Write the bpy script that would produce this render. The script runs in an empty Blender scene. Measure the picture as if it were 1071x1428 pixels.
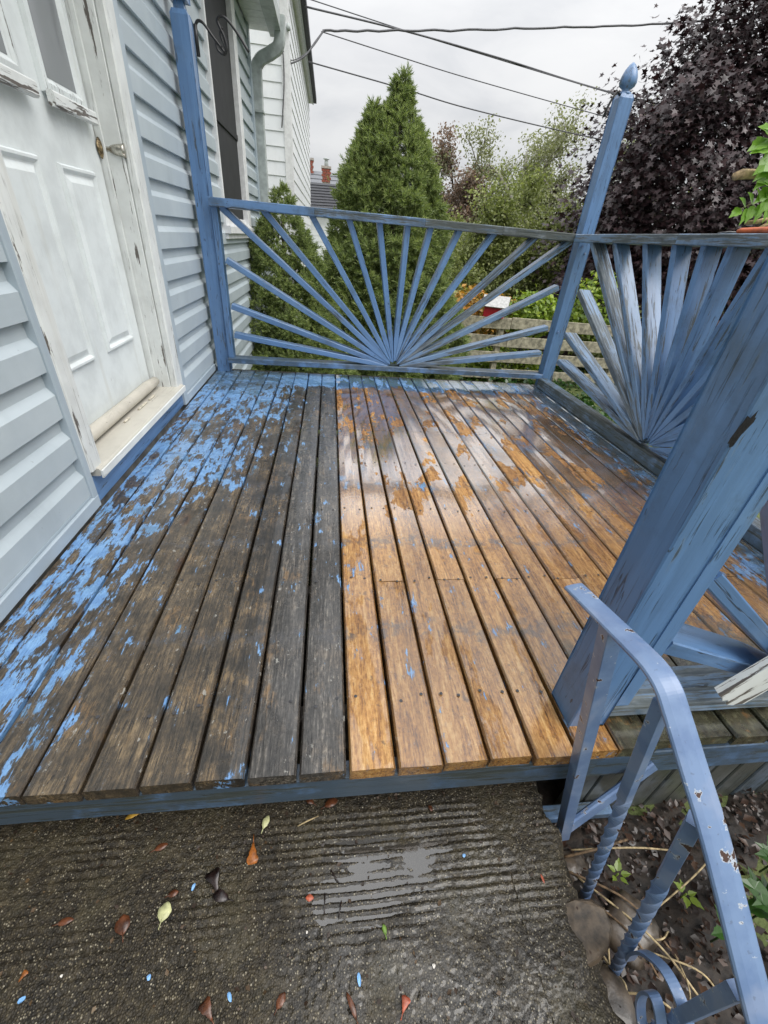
import bpy, math, random
import numpy as np
from mathutils import Vector, Matrix, noise as mnoise
R = math.radians
random.seed(7); rng = np.random.default_rng(7)
scn = bpy.context.scene
col = scn.collection

# ------------------------------------------------------------------ camera, sky, sun, exposure
PITCH, YAW, ROLL, FPX = R(-32.957), R(9.030), R(5.335), 582.0
CAMH = 0.9
_f = Vector((math.sin(YAW)*math.cos(PITCH), math.cos(YAW)*math.cos(PITCH), math.sin(PITCH)))
_r0 = Vector((math.cos(YAW), -math.sin(YAW), 0)); _u0 = _r0.cross(_f)
_r = math.cos(ROLL)*_r0 + math.sin(ROLL)*_u0
_u = -math.sin(ROLL)*_r0 + math.cos(ROLL)*_u0
cam_d = bpy.data.cameras.new('camera'); cam = bpy.data.objects.new('camera', cam_d); col.objects.link(cam)
cam_d.sensor_fit = 'VERTICAL'; cam_d.sensor_height = 36.0; cam_d.lens = 36.0*FPX/1428.0
cam_d.clip_start = 0.02; cam_d.clip_end = 2000
cam.matrix_world = Matrix(((_r.x, _u.x, -_f.x, 0), (_r.y, _u.y, -_f.y, 0), (_r.z, _u.z, -_f.z, CAMH), (0, 0, 0, 1)))
scn.camera = cam

def _ray(px, py):
    return _r*((px-535.5)/FPX) - _u*((py-714.0)/FPX) + _f
def onX(px, py, x):
    d = _ray(px, py); t = x/d.x; return Vector((x, d.y*t, CAMH+d.z*t))
def onY(px, py, y):
    d = _ray(px, py); t = y/d.y; return Vector((d.x*t, y, CAMH+d.z*t))
def onZ(px, py, z):
    d = _ray(px, py); t = (z-CAMH)/d.z; return Vector((d.x*t, d.y*t, z))

SUN_EL, SUN_ROT = R(56), R(122)      # high, from the open side and a little behind
w = bpy.data.worlds.new('World'); scn.world = w; w.use_nodes = True
wt = w.node_tree; wt.nodes.clear()
sun_d = bpy.data.lights.new('sun', 'SUN'); sun_d.energy = 1.5; sun_d.angle = R(40); sun_d.color = (1.0, .97, .93)
sun = bpy.data.objects.new('sun', sun_d); col.objects.link(sun)
sd = Vector((math.sin(SUN_ROT)*math.cos(SUN_EL), math.cos(SUN_ROT)*math.cos(SUN_EL), math.sin(SUN_EL)))
sun.rotation_euler = (-sd).to_track_quat('-Z', 'Y').to_euler()
scn.view_settings.view_transform = 'Standard'
try: scn.view_settings.look = 'None'
except Exception: pass
scn.view_settings.gamma = 1.0; scn.view_settings.use_curve_mapping = False
scn.view_settings.exposure = 0.54
scn.cycles.max_bounces = 8; scn.cycles.transparent_max_bounces = 12
scn.cycles.sample_clamp_indirect = 6.0

# ------------------------------------------------------------------ node helpers
class T:
    def __init__(s, tree): s.t = tree
    def n(s, typ, ins=None, out=0, **at):
        nd = s.t.nodes.new(typ)
        for k, v in at.items(): setattr(nd, k, v)
        for k, v in (ins or {}).items(): s.set(nd.inputs[k], v)
        return nd if out is None else nd.outputs[out]
    def set(s, sock, v):
        if isinstance(v, bpy.types.NodeSocket): s.t.links.new(v, sock)
        else:
            if sock.type == 'RGBA' and len(v) == 3: v = (*v, 1)
            sock.default_value = v
    def m(s, op, a, b=0.0, clamp=False):
        return s.n('ShaderNodeMath', {0: a, 1: b}, operation=op, use_clamp=clamp)
    def vm(s, op, a, b):
        return s.n('ShaderNodeVectorMath', {0: a, 1: b}, operation=op)
    def noise(s, v, sc, det=4.0, ro=0.55, dist=0.0):
        return s.n('ShaderNodeTexNoise', {'Vector': v, 'Scale': sc, 'Detail': det, 'Roughness': ro, 'Distortion': dist})
    def vor(s, v, sc, out=0, feature='F1'):
        return s.n('ShaderNodeTexVoronoi', {'Vector': v, 'Scale': sc}, out=out, feature=feature)
    def mix(s, f, a, b):
        nd = s.n('ShaderNodeMix', None, out=None, data_type='RGBA')
        s.set(nd.inputs[0], f); s.set(nd.inputs[6], a); s.set(nd.inputs[7], b); return nd.outputs[2]
    def mul(s, f, a, b):
        nd = s.n('ShaderNodeMix', None, out=None, data_type='RGBA', blend_type='MULTIPLY')
        s.set(nd.inputs[0], f); s.set(nd.inputs[6], a); s.set(nd.inputs[7], b); return nd.outputs[2]
    def step(s, v, a, b, lo=0.0, hi=1.0):
        return s.n('ShaderNodeMapRange', {0: v, 1: a, 2: b, 3: lo, 4: hi}, interpolation_type='SMOOTHSTEP')
    def ramp(s, f, stops):
        nd = s.n('ShaderNodeValToRGB', {0: f}, out=None); e = nd.color_ramp.elements
        while len(e) < len(stops): e.new(0.5)
        for el, (p, c) in zip(e, stops): el.position = p; el.color = (*c, 1)
        return nd.outputs[0]
    def sep(s, v):
        nd = s.n('ShaderNodeSeparateXYZ', {0: v}, out=None); return nd.outputs
    def comb(s, x, y, z):
        return s.n('ShaderNodeCombineXYZ', {0: x, 1: y, 2: z})
    def bump(s, h, strength, dist, normal=None):
        i = {'Height': h, 'Strength': strength, 'Distance': dist}
        if normal is not None: i['Normal'] = normal
        return s.n('ShaderNodeBump', i)

def newmat(name):
    m = bpy.data.materials.new(name); m.use_nodes = True
    m.node_tree.nodes.clear()
    return m, T(m.node_tree)
def finish(t, sh):
    t.n('ShaderNodeOutputMaterial', {'Surface': sh}, out=None)
def pbsdf(t, **k):
    names = {'color': 'Base Color', 'rough': 'Roughness', 'normal': 'Normal', 'metal': 'Metallic', 'coat': 'Coat Weight',
             'coatr': 'Coat Roughness', 'coatior': 'Coat IOR', 'coatn': 'Coat Normal', 'spec': 'Specular IOR Level', 'ior': 'IOR',
             'trans': 'Transmission Weight', 'alpha': 'Alpha'}
    return t.n('ShaderNodeBsdfPrincipled', {names[a]: b for a, b in k.items()})

# sky: Nishita under a nearly closed overcast sheet; overcast skies brighten towards the zenith
t = T(wt)
sky = t.n('ShaderNodeTexSky', None, out=None, sky_type='NISHITA', sun_disc=False)
sky.sun_elevation = SUN_EL; sky.sun_rotation = SUN_ROT
g = t.n('ShaderNodeTexCoord', None, out=None).outputs['Generated']
gx, gy, gz = t.sep(g)
zz = t.m('MAXIMUM', gz, 0.0)
zc = t.m('ADD', zz, 0.18)
proj = t.comb(t.m('DIVIDE', gx, zc), t.m('DIVIDE', gy, zc), 0.0)
cl = t.noise(proj, 1.5, 6, 0.55, 0.5)
cl2 = t.noise(proj, 0.5, 3, 0.5)
cf = t.m('ADD', t.m('MULTIPLY', cl, 0.55), t.m('MULTIPLY', cl2, 0.45))
ccol = t.ramp(t.step(cf, 0.34, 0.64), [(0, (.79, .81, .84)), (0.5, (.96, .965, .98)), (1, (1.08, 1.08, 1.08))])
lum = t.m('MULTIPLY', t.m('ADD', t.m('MULTIPLY', t.m('POWER', zz, 1.8), 1.45), 0.50), 10.0)
cloud = t.vm('SCALE', ccol, (0, 0, 0)); wt.links.new(lum, cloud.node.inputs['Scale'])
skyc = t.mix(0.94, sky.outputs[0], cloud)
bg = t.n('ShaderNodeBackground', {'Color': skyc, 'Strength': 0.1})
t.n('ShaderNodeOutputWorld', {'Surface': bg}, out=None)

# ------------------------------------------------------------------ materials
def obj_coords(t, rs=13.0):
    oc = t.n('ShaderNodeTexCoord', None, out=None).outputs['Object']
    oi = t.n('ShaderNodeObjectInfo', None, out=None)
    rv = t.m('MULTIPLY', oi.outputs['Random'], rs)
    return t.vm('ADD', oc, t.comb(rv, rv, rv)), oi

def mat_painted(name, blue=(.092, .184, .350), greyed=0.0):
    """blue paint on timber; the object's colour holds (wear, grime); timber runs along local Z"""
    m, t = newmat(name)
    v, oi = obj_coords(t)
    wear, grime, _ = t.n('ShaderNodeSeparateColor', {0: oi.outputs['Color']}, out=None).outputs
    vx, vy, vz = t.sep(v)
    vs = t.comb(vx, vy, t.m('MULTIPLY', vz, 0.07))
    fine = t.step(t.noise(vs, 85, 5, 0.65), .33, .67)
    broad = t.step(t.noise(vs, 18, 6, 0.65), .32, .68)
    blot = t.noise(v, 7, 5, 0.6)
    wood = t.ramp(t.m('ADD', t.m('MULTIPLY', fine, .6), t.m('MULTIPLY', broad, .4)),
                  [(.12, (.022, .023, .020)), (.42, (.105, .112, .100)), (.65, (.20, .215, .20)), (.88, (.36, .39, .38))])
    paint = t.mix(t.step(broad, .2, .8), blue, tuple(c*1.22 for c in blue))
    paint = t.mix(t.m('MULTIPLY', t.step(t.noise(v, 3.1, 4, .6), .48, .75), .35), paint, (.17, .29, .48))
    # worn timber shows where the paint mask falls under the wear
    paint = t.mix(t.m('MULTIPLY', t.step(wear, .25, .8), .62), paint, (.20, .29, .39))
    pm = t.m('ADD', t.m('MULTIPLY', fine, .35), t.m('ADD', t.m('MULTIPLY', broad, .35), t.m('MULTIPLY', blot, .45)))
    thr = t.m('ADD', t.m('MULTIPLY', wear, .52), .26)
    bare = t.n('ShaderNodeMapRange', {0: t.m('SUBTRACT', thr, pm), 1: -.012, 2: .02}, clamp=True)
    halo = t.n('ShaderNodeMapRange', {0: t.m('SUBTRACT', thr, pm), 1: -.06, 2: .02}, clamp=True)
    thin = t.mix(t.m('MULTIPLY', halo, .45), paint, (.20, .27, .34))
    c = t.mix(t.m('MULTIPLY', bare, .72), thin, wood)
    # hairline cracks and specks in the paint along the grain
    cr = t.noise(t.comb(vx, vy, t.m('MULTIPLY', vz, .035)), 46, 3, .5)
    crack = t.m('MULTIPLY', t.step(t.m('ABSOLUTE', t.m('SUBTRACT', cr, .5)), .013, .003), t.step(blot, .42, .56))
    c = t.mix(t.m('MULTIPLY', crack, .75), c, (.02, .028, .04))
    sp = t.noise(t.comb(vx, vy, t.m('MULTIPLY', vz, .3)), 60, 3, .6)
    c = t.mix(t.m('MULTIPLY', t.step(sp, .69, .73), .8), c, (.035, .04, .04))
    g1 = t.step(t.m('ADD', t.noise(v, 5.5, 6, .7), t.m('MULTIPLY', grime, .4)), .60, .85)
    c = t.mix(t.m('MULTIPLY', g1, t.m('ADD', .25, t.m('MULTIPLY', grime, .6))), c, (.035, .042, .028))
    h = t.m('ADD', t.m('MULTIPLY', bare, -.6), t.m('ADD', t.m('MULTIPLY', fine, t.m('ADD', t.m('MULTIPLY', bare, .7), .12)), t.m('MULTIPLY', crack, -.8)))
    finish(t, pbsdf(t, color=c, rough=t.mix(bare, (.36,)*3, (.62,)*3), normal=t.bump(h, .55, .003), coat=.25, coatr=.25))
    return m

def mat_iron():
    m, t = newmat('chipped_iron_paint')
    v, oi = obj_coords(t)
    n1 = t.noise(v, 16, 5, .6); n2 = t.noise(v, 42, 5, .6); n3 = t.noise(v, 9, 4, .55)
    c = t.mix(t.step(n1, .4, .6), (.115, .185, .335), (.155, .235, .39))
    c = t.mix(t.m('MULTIPLY', t.step(n3, .52, .60), .55), c, (.23, .285, .41))
    ch = t.m('ADD', t.m('MULTIPLY', n1, .4), t.m('MULTIPLY', n2, .6))
    rim = t.n('ShaderNodeMapRange', {0: ch, 1: .590, 2: .600}, clamp=True); chip = t.n('ShaderNodeMapRange', {0: ch, 1: .606, 2: .614}, clamp=True)
    c = t.mix(t.m('MULTIPLY', rim, .7), c, (.55, .57, .58)); c = t.mix(chip, c, (.055, .024, .016))
    c = t.mix(t.m('MULTIPLY', t.step(t.noise(v, 130, 3, .6), .64, .72), .4), c, (.07, .08, .10))
    finish(t, pbsdf(t, color=c, rough=.34, normal=t.bump(t.m('ADD', t.m('MULTIPLY', n2, .3), t.m('MULTIPLY', chip, -1.0)), .4, .0015), coat=.25, coatr=.2))
    return m

def mat_deck():
    m, t = newmat('deck_boards')
    p = t.n('ShaderNodeNewGeometry', None, out=None).outputs['Position']
    oi = t.n('ShaderNodeObjectInfo', None, out=None); rnd = oi.outputs['Random']
    x, y, z = t.sep(p)
    ro = t.m('MULTIPLY', rnd, 17.0)
    v = t.comb(t.m('ADD', x, ro), y, z)
    vs = t.comb(t.m('ADD', x, ro), t.m('ADD', t.m('MULTIPLY', y, .085), ro), z)
    vm_ = t.comb(t.m('ADD', x, ro), t.m('ADD', t.m('MULTIPLY', y, .22), ro), z)
    fine = t.noise(vs, 210, 6, .72)
    ring = t.noise(t.comb(t.m('ADD', x, ro), t.m('ADD', t.m('MULTIPLY', y, .06), ro), z), 40, 5, .6, .9)
    iso = t.noise(t.comb(t.m('ADD', x, ro), t.m('MULTIPLY', y, .6), z), 110, 5, .7)
    broad = t.noise(vm_, 6, 5, .6)
    blot = t.step(t.noise(v, 9, 7, .68), .30, .70)
    gr = t.m('ADD', t.m('MULTIPLY', t.step(fine, .36, .64), .44), t.m('ADD', t.m('MULTIPLY', t.step(ring, .34, .66), .32), t.m('MULTIPLY', t.step(iso, .36, .64), .24)))
    # stripped, oiled timber to the right of the sixth board; black weathered timber to the left
    right = t.ramp(gr, [(.08, (.085, .033, .008)), (.30, (.265, .118, .027)), (.58, (.44, .222, .058)), (.9, (.58, .36, .138))])
    right = t.mul(1.0, right, t.ramp(broad, [(.30, (.42, .38, .36)), (.43, (.82, .79, .76)), (.55, (1., 1., 1.)), (.70, (1.2, 1.2, 1.2))]))
    right = t.mul(.8, right, t.ramp(rnd, [(0, (.75, .70, .66)), (.5, (.95, .95, .95)), (1, (1.1, 1.06, 1.0))]))
    left = t.ramp(t.m('ADD', t.m('MULTIPLY', gr, .55), t.m('MULTIPLY', blot, .45)),
                  [(.20, (.009, .008, .007)), (.44, (.028, .0235, .018)), (.62, (.066, .049, .032)), (.84, (.20, .135, .068))])
    lbrown = t.ramp(t.m('ADD', t.m('MULTIPLY', gr, .6), t.m('MULTIPLY', blot, .4)),
                    [(.18, (.018, .0155, .011)), (.45, (.060, .045, .029)), (.65, (.122, .089, .052)), (.85, (.24, .175, .10))])
    left = t.mix(t.step(t.m('ADD', x, t.m('MULTIPLY', broad, .25)), -.02, -.32), left, lbrown)
    lgrey = t.ramp(gr, [(.12, (.014, .0135, .013)), (.45, (.050, .047, .043)), (.72, (.11, .103, .095)), (.92, (.26, .24, .21))])
    gk = t.m('MULTIPLY', t.m('GREATER_THAN', x, -.158), t.m('ADD', t.m('MULTIPLY', rnd, .6), .3), True)
    left = t.mix(gk, left, lgrey)
    op = t.m('MULTIPLY', t.step(t.noise(t.comb(t.m('ADD', x, ro), t.m('MULTIPLY', y, .4), z), 11, 7, .65), .57, .66), t.step(gr, .25, .7))
    left = t.mix(t.m('MULTIPLY', op, .8), left, (.21, .125, .052))
    ckn = t.noise(t.comb(t.m('ADD', x, ro), t.m('ADD', t.m('MULTIPLY', y, .035), ro), z), 70, 3, .5)
    ckm = t.m('MULTIPLY', t.step(t.m('ABSOLUTE', t.m('SUBTRACT', ckn, .5)), .016, .003), t.step(blot, .35, .6))
    left = t.mix(t.m('MULTIPLY', ckm, .85), left, (.006, .005, .005))
    side = t.m('GREATER_THAN', x, .0432)
    c = t.mix(side, left, right)
    ed = t.m('ABSOLUTE', t.m('SUBTRACT', t.m('FRACT', t.m('DIVIDE', t.m('SUBTRACT', x, .0432), .0999)), .5))
    edm = t.step(t.m('ADD', ed, t.m('MULTIPLY', t.m('SUBTRACT', blot, .5), .06)), .375, .45)
    c = t.mix(t.m('MULTIPLY', edm, .42), c, (.030, .022, .016))
    # nail rows every joist: dark water stains, and stain blots
    rowd = t.m('ABSOLUTE', t.m('SUBTRACT', t.m('FRACT', t.m('DIVIDE', t.m('SUBTRACT', y, .765), .41)), .5))
    row = t.step(t.m('ADD', rowd, t.m('MULTIPLY', t.m('SUBTRACT', blot, .5), .20)), .395, .505)
    stain = t.m('MULTIPLY', row, t.step(t.noise(v, 30, 5, .65), .42, .56))
    c = t.mix(t.m('MULTIPLY', stain, .62), c, (.060, .060, .064))
    spots = t.step(t.noise(v, 15, 6, .62), .62, .72)
    c = t.mix(t.m('MULTIPLY', spots, .65), c, (.04, .034, .034))
    kn = t.vor(t.comb(t.m('ADD', t.m('MULTIPLY', x, 1.0), ro), t.m('ADD', t.m('MULTIPLY', y, .42), ro), 0.0), 5.0)
    kd = t.m('ADD', kn, t.m('MULTIPLY', t.m('SUBTRACT', t.noise(v, 40, 3, .6), .5), .06))
    c = t.mix(t.m('MULTIPLY', t.step(kd, .105, .055), .75), c, (.060, .030, .014))
    c = t.mix(t.m('MULTIPLY', t.step(kd, .05, .03), .8), c, (.020, .012, .008))
    dk = t.step(t.noise(t.comb(t.m('ADD', x, ro), t.m('MULTIPLY', y, .5), z), 75, 4, .7), .60, .66)
    c = t.mix(t.m('MULTIPLY', dk, t.m('MULTIPLY', t.step(blot, .3, .7), .6)), c, (.035, .030, .028))
    # pale flecks of old primer
    fl = t.step(t.noise(t.comb(t.m('ADD', x, ro), t.m('MULTIPLY', y, .55), z), 70, 4, .65), .635, .67)
    flm = t.m('MULTIPLY', fl, t.step(blot, .40, .65))
    c = t.mix(t.m('MULTIPLY', flm, t.m('ADD', .25, t.m('MULTIPLY', t.m('SUBTRACT', 1.0, side), .4))), c, (.40, .39, .35))
    # old blue paint: thick by the wall and along the back edge, flakes elsewhere
    dw = t.m('MULTIPLY', t.step(x, -.40, -.72), .175)
    dw2 = t.m('MULTIPLY', t.m('MULTIPLY', t.step(x, .02, -.48), t.step(y, 1.5, 2.9)), .25)
    dw3 = t.m('MULTIPLY', t.m('MULTIPLY', t.step(x, -.15, -.55), t.step(y, 1.25, 1.75)), t.m('MULTIPLY', t.step(y, 2.3, 1.9), .22))
    db = t.m('MULTIPLY', t.step(t.m('ADD', y, t.m('MULTIPLY', t.m('SUBTRACT', rnd, .5), .16)), 2.93, 3.12), .52)
    dr = t.m('MULTIPLY', t.step(x, 1.35, 1.62), .22)
    dens = t.m('MAXIMUM', t.m('MAXIMUM', t.m('MAXIMUM', dw, dw2), t.m('MAXIMUM', db, dw3)), dr)
    dfl = t.m('MULTIPLY', t.step(t.noise(v, 3.2, 4, .6), .50, .66), .085)
    dfl = t.m('ADD', dfl, t.m('MULTIPLY', row, .055))
    dens = t.m('MAXIMUM', dens, dfl)
    pn = t.m('ADD', t.m('ADD', t.m('MULTIPLY', t.noise(t.comb(t.m('ADD', x, ro), t.m('ADD', t.m('MULTIPLY', y, .38), ro), z), 21, 9, .70), .60), t.m('MULTIPLY', t.noise(t.comb(t.m('ADD', x, ro), t.m('ADD', t.m('MULTIPLY', y, .16), ro), z), 60, 5, .65), .24)), t.m('MULTIPLY', fine, .16))
    thr = t.m('SUBTRACT', .598, t.m('MULTIPLY', dens, .56))
    dlt = t.m('SUBTRACT', pn, thr)
    paint = t.n('ShaderNodeMapRange', {0: dlt, 1: -.002, 2: .006}, clamp=True)
    rim = t.n('ShaderNodeMapRange', {0: dlt, 1: -.035, 2: .0}, clamp=True)
    c = t.mix(t.m('MULTIPLY', rim, .35), c, (.10, .125, .15))
    bl = t.mix(t.step(t.noise(v, 30, 3, .6), .4, .62), (.135, .285, .545), (.195, .375, .64))
    bl = t.mix(t.step(t.noise(v, 4.5, 4, .6), .52, .7), bl, (.09, .19, .30))
    c = t.mix(t.m('MULTIPLY', paint, t.step(fine, .22, .52, .55, .97)), c, bl)
    # moss and black algae along the open right edge and in the front right corner
    my = t.m('MULTIPLY', t.step(x, .63, .655), t.step(y, .85, .62))
    mx = t.m('MULTIPLY', t.step(x, 1.50, 1.60), .75)
    mc = t.m('MULTIPLY', t.m('MULTIPLY', t.step(y, 2.6, 2.95), t.step(x, .02, -.5)), .75)
    ms = t.m('MAXIMUM', t.m('MAXIMUM', my, mx), mc)
    mn = t.step(t.m('ADD', t.noise(v, 14, 6, .65), t.m('MULTIPLY', ms, .34)), .60, .78)
    mcol = t.ramp(t.noise(v, 40, 4, .6), [(.35, (.012, .016, .011)), (.55, (.045, .052, .032)), (.72, (.13, .135, .085))])
    c = t.mix(t.m('MULTIPLY', t.m('MULTIPLY', mn, ms), .95), c, mcol)
    # relief and rain
    h = t.m('ADD', t.m('MULTIPLY', gr, .55), t.m('MULTIPLY', paint, .35))
    film = t.noise(t.comb(t.m('ADD', x, t.m('MULTIPLY', rnd, 3.0)), t.m('MULTIPLY', y, .36), z), 6.5, 7, .62, .4)
    film = t.m('ADD', film, t.m('MULTIPLY', t.m('SUBTRACT', t.noise(t.comb(t.m('ADD', x, ro), t.m('MULTIPLY', y, .25), z), 60, 4, .6), .5), .16))
    fm = t.step(film, .425, .450)
    far = t.step(y, 1.05, 1.8)
    fm = t.m('MULTIPLY', fm, t.m('ADD', .08, t.m('MULTIPLY', far, .92)))
    fm = t.m('MULTIPLY', fm, t.m('ADD', .25, t.m('MULTIPLY', side, .75)))
    rough = t.m('SUBTRACT', .40, t.m('MULTIPLY', t.step(blot, .35, .65), .16))
    nrm = t.bump(h, .75, .0035)
    cn = t.bump(t.m('ADD', t.m('MULTIPLY', gr, .25), t.m('MULTIPLY', t.noise(v, 22, 3, .5), .8)), .12, .003)
    finish(t, pbsdf(t, color=c, rough=rough, normal=nrm, coat=t.m('ADD', t.m('MULTIPLY', fm, .93), .03), coatr=t.m('SUBTRACT', .19, t.m('MULTIPLY', fm, .12)), coatior=11.0, coatn=cn))
    return m

def mat_siding(name, a, b, pos=False):
    m, t = newmat(name)
    v, oi = obj_coords(t, 9)
    x, y, z = t.sep(v)
    gr = t.noise(t.comb(x, t.m('MULTIPLY', y, .06), z), 140, 4, .6)
    st = t.noise(t.comb(t.m('MULTIPLY', x, 1), y, t.m('MULTIPLY', z, .35)), 5, 6, .65)
    c = t.mix(t.step(t.noise(v, 3, 5, .6), .35, .7), a, b)
    c = t.mix(t.m('MULTIPLY', t.step(st, .52, .80), .30), c, tuple(k*.55 for k in a))
    c = t.mix(t.m('MULTIPLY', t.step(t.noise(v, 42, 3, .6), .72, .77), .5), c, (.16, .17, .17))
    finish(t, pbsdf(t, color=c, rough=.42, normal=t.bump(gr, .22, .0015)))
    return m

def mat_peel(name, a=(.70, .725, .71), amount=.5):
    """old white paint, cracked and chipped to dark timber; timber along local Z"""
    m, t = newmat(name)
    v, oi = obj_coords(t)
    x, y, z = t.sep(v)
    vs = t.comb(x, y, t.m('MULTIPLY', z, .08))
    chip = t.noise(vs, 40, 7, .65)
    wear = t.n('ShaderNodeSeparateColor', {0: oi.outputs['Color']}, out=0)
    th = t.m('SUBTRACT', .74, t.m('MULTIPLY', wear, .2))
    msk = t.n('ShaderNodeMapRange', {0: t.m('SUBTRACT', chip, th), 1: 0., 2: .012}, clamp=True)
    cr = t.noise(t.comb(x, y, t.m('MULTIPLY', z, .03)), 60, 3, .5)
    crack = t.m('MULTIPLY', t.step(t.m('ABSOLUTE', t.m('SUBTRACT', cr, .5)), .012, .002), t.m('MULTIPLY', t.step(t.noise(v, 4, 4, .6), .42, .62), wear))
    c = t.mix(t.step(t.noise(v, 9, 5, .6), .35, .7), a, tuple(k*.86 for k in a))
    c = t.mix(t.m('MULTIPLY', t.step(t.noise(vs, 11, 5, .6), .55, .75), .4), c, (.46, .45, .38))
    c = t.mix(t.m('MULTIPLY', t.m('MAXIMUM', msk, crack), .9), c, (.060, .042, .030))
    finish(t, pbsdf(t, color=c, rough=.45, normal=t.bump(t.m('SUBTRACT', t.m('MULTIPLY', t.noise(vs, 60, 4, .6), .25), t.m('MAXIMUM', msk, crack)), .5, .002)))
    return m

def mat_plain(name, c, rough=.5, var=.15, scale=20, metal=0.0, bumpd=.001, coat=0.0):
    m, t = newmat(name)
    v, oi = obj_coords(t)
    n = t.noise(v, scale, 5, .6)
    cc = t.mix(t.step(n, .3, .7), tuple(k*(1-var*2) for k in c), tuple(min(1, k*(1+var)) for k in c))
    finish(t, pbsdf(t, color=cc, rough=rough, metal=metal, normal=t.bump(n, .4, bumpd), coat=coat, coatr=.15))
    return m

def mat_leaf(name, stops, rough=.45, transl=.3, tcol=None, spec=.5):
    m, t = newmat(name)
    isl = t.n('ShaderNodeNewGeometry', None, out=None)
    p = isl.outputs['Position']
    f = t.m('ADD', t.m('MULTIPLY', isl.outputs['Random Per Island'], .6), t.m('MULTIPLY', t.noise(p, 1.3, 3, .5), .4))
    c = t.ramp(f, stops)
    pb = pbsdf(t, color=c, rough=rough, spec=spec)
    tr = t.n('ShaderNodeBsdfTranslucent', {'Color': t.mul(1.0, c, tcol or (1.2, 1.3, .7))})
    finish(t, t.n('ShaderNodeMixShader', {0: transl, 1: pb, 2: tr}))
    return m

def mat_concrete():
    m, t = newmat('wet_concrete')
    p = t.n('ShaderNodeNewGeometry', None, out=None).outputs['Position']
    x, y, z = t.sep(p)
    pv = t.comb(x, t.m('MULTIPLY', y, 1.0), z)
    agg = t.vor(pv, 260)
    aggc = t.n('ShaderNodeTexVoronoi', {'Vector': pv, 'Scale': 260.0}, out=1)
    ac = t.n('ShaderNodeSeparateColor', {0: aggc}, out=0)
    n1 = t.noise(p, 7, 6, .6); n2 = t.noise(p, 60, 5, .65)
    c = t.ramp(t.m('ADD', t.m('MULTIPLY', n2, .6), t.m('MULTIPLY', n1, .4)), [(.36, (.007, .0055, .0035)), (.5, (.026, .0205, .012)), (.64, (.070, .055, .031))])
    stone = t.ramp(ac, [(0, (.010, .009, .007)), (.45, (.042, .034, .023)), (.75, (.105, .085, .052)), (.92, (.24, .205, .135)), (1, (.42, .38, .29))])
    c = t.mix(t.m('MULTIPLY', t.step(agg, .50, .28), .75), c, stone)
    c = t.mix(t.m('MULTIPLY', t.step(n1, .5, .68), .4), c, (.040, .036, .018))
    wz = t.m('MULTIPLY', t.step(t.m('ABSOLUTE', t.m('SUBTRACT', x, .20)), .38, .12), t.step(t.m('ABSOLUTE', t.m('SUBTRACT', y, .22)), .26, .12))
    wet = t.m('MAXIMUM', t.m('MULTIPLY', t.step(t.noise(p, 5, 5, .6), .45, .65), .35), t.m('MULTIPLY', wz, t.step(t.noise(p, 16, 5, .6), .25, .6)))
    finish(t, pbsdf(t, color=c, rough=t.m('SUBTRACT', .62, t.m('MULTIPLY', wet, .22)), spec=.35, normal=t.bump(t.m('ADD', t.m('MULTIPLY', agg, -.8), n2), .9, .003), coat=t.m('MULTIPLY', wet, .62), coatr=.11, coatior=1.6))
    return m

M = {}
M['blue'] = mat_painted('blue_paint')
M['ironblue'] = mat_iron()
M['deck'] = mat_deck()
M['siding'] = mat_siding('pale_blue_vinyl', (.395, .455, .49), (.455, .515, .545))
M['trimblue'] = mat_siding('pale_blue_trim', (.345, .41, .46), (.41, .475, .52))
M['whitesiding'] = mat_siding('white_clapboard', (.76, .79, .81), (.83, .85, .86))
M['peel'] = mat_peel('peeling_white_paint')
M['door'] = mat_peel('door_paint', (.69, .735, .735))
M['sill'] = mat_peel('weathered_sill_paint', (.52, .50, .44))
M['concrete'] = mat_concrete()
M['iron'] = mat_plain('black_iron', (.012, .012, .013), .4)
M['brass'] = mat_plain('tarnished_brass', (.30, .23, .13), .4, .45, 70, .8)
M['nickel'] = mat_plain('worn_nickel', (.5, .48, .42), .25, .2, 60, .9)
M['rust'] = mat_plain('rust', (.11, .038, .016), .8, .3, 90)
M['nailhead'] = mat_plain('nail_heads', (.045, .045, .05), .5, .3, 90)
M['gutterwhite'] = mat_plain('dull_white', (.50, .50, .49), .6, .12, 30)
M['gutter'] = mat_plain('grey_gutter', (.42, .46, .45), .45, .12, 14)
M['cable'] = mat_plain('cable_rubber', (.10, .10, .11), .6)
M['greywood'] = mat_painted('weathered_grey_boards', (.085, .088, .080))
M['fencewood'] = mat_plain('fence_timber', (.36, .33, .24), .8, .28, 14, bumpd=.003)
M['roof'] = mat_plain('dark_shingles', (.045, .047, .055), .7, .25, 30)
M['greyroof'] = mat_plain('grey_shingles', (.19, .20, .22), .7, .2, 30)
M['brick'] = mat_plain('chimney_brick', (.30, .085, .055), .8, .25, 25)
M['mortar'] = mat_plain('chimney_mortar', (.42, .38, .34), .9, .15, 25)
M['bark'] = mat_plain('bark', (.085, .070, .055), .9, .35, 22, bumpd=.01)
M['palebark'] = mat_plain('pale_bark', (.30, .28, .25), .9, .25, 22, bumpd=.006)
M['soil'] = mat_plain('wet_soil', (.022, .015, .010), .7, .4, 35, bumpd=.01)
M['stone'] = mat_plain('wet_stone', (.075, .058, .042), .35, .35, 24, bumpd=.006, coat=.4)
M['slate'] = mat_plain('brown_slate', (.075, .054, .034), .55, .35, 40, bumpd=.004)
M['red'] = mat_plain('red_paint', (.48, .018, .03), .45, .12, 30)
M['whiteplain'] = mat_plain('white_paint', (.74, .75, .75), .5, .06, 20)
M['orange'] = mat_plain('orange_grip', (.55, .12, .035), .5, .12, 30)
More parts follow.
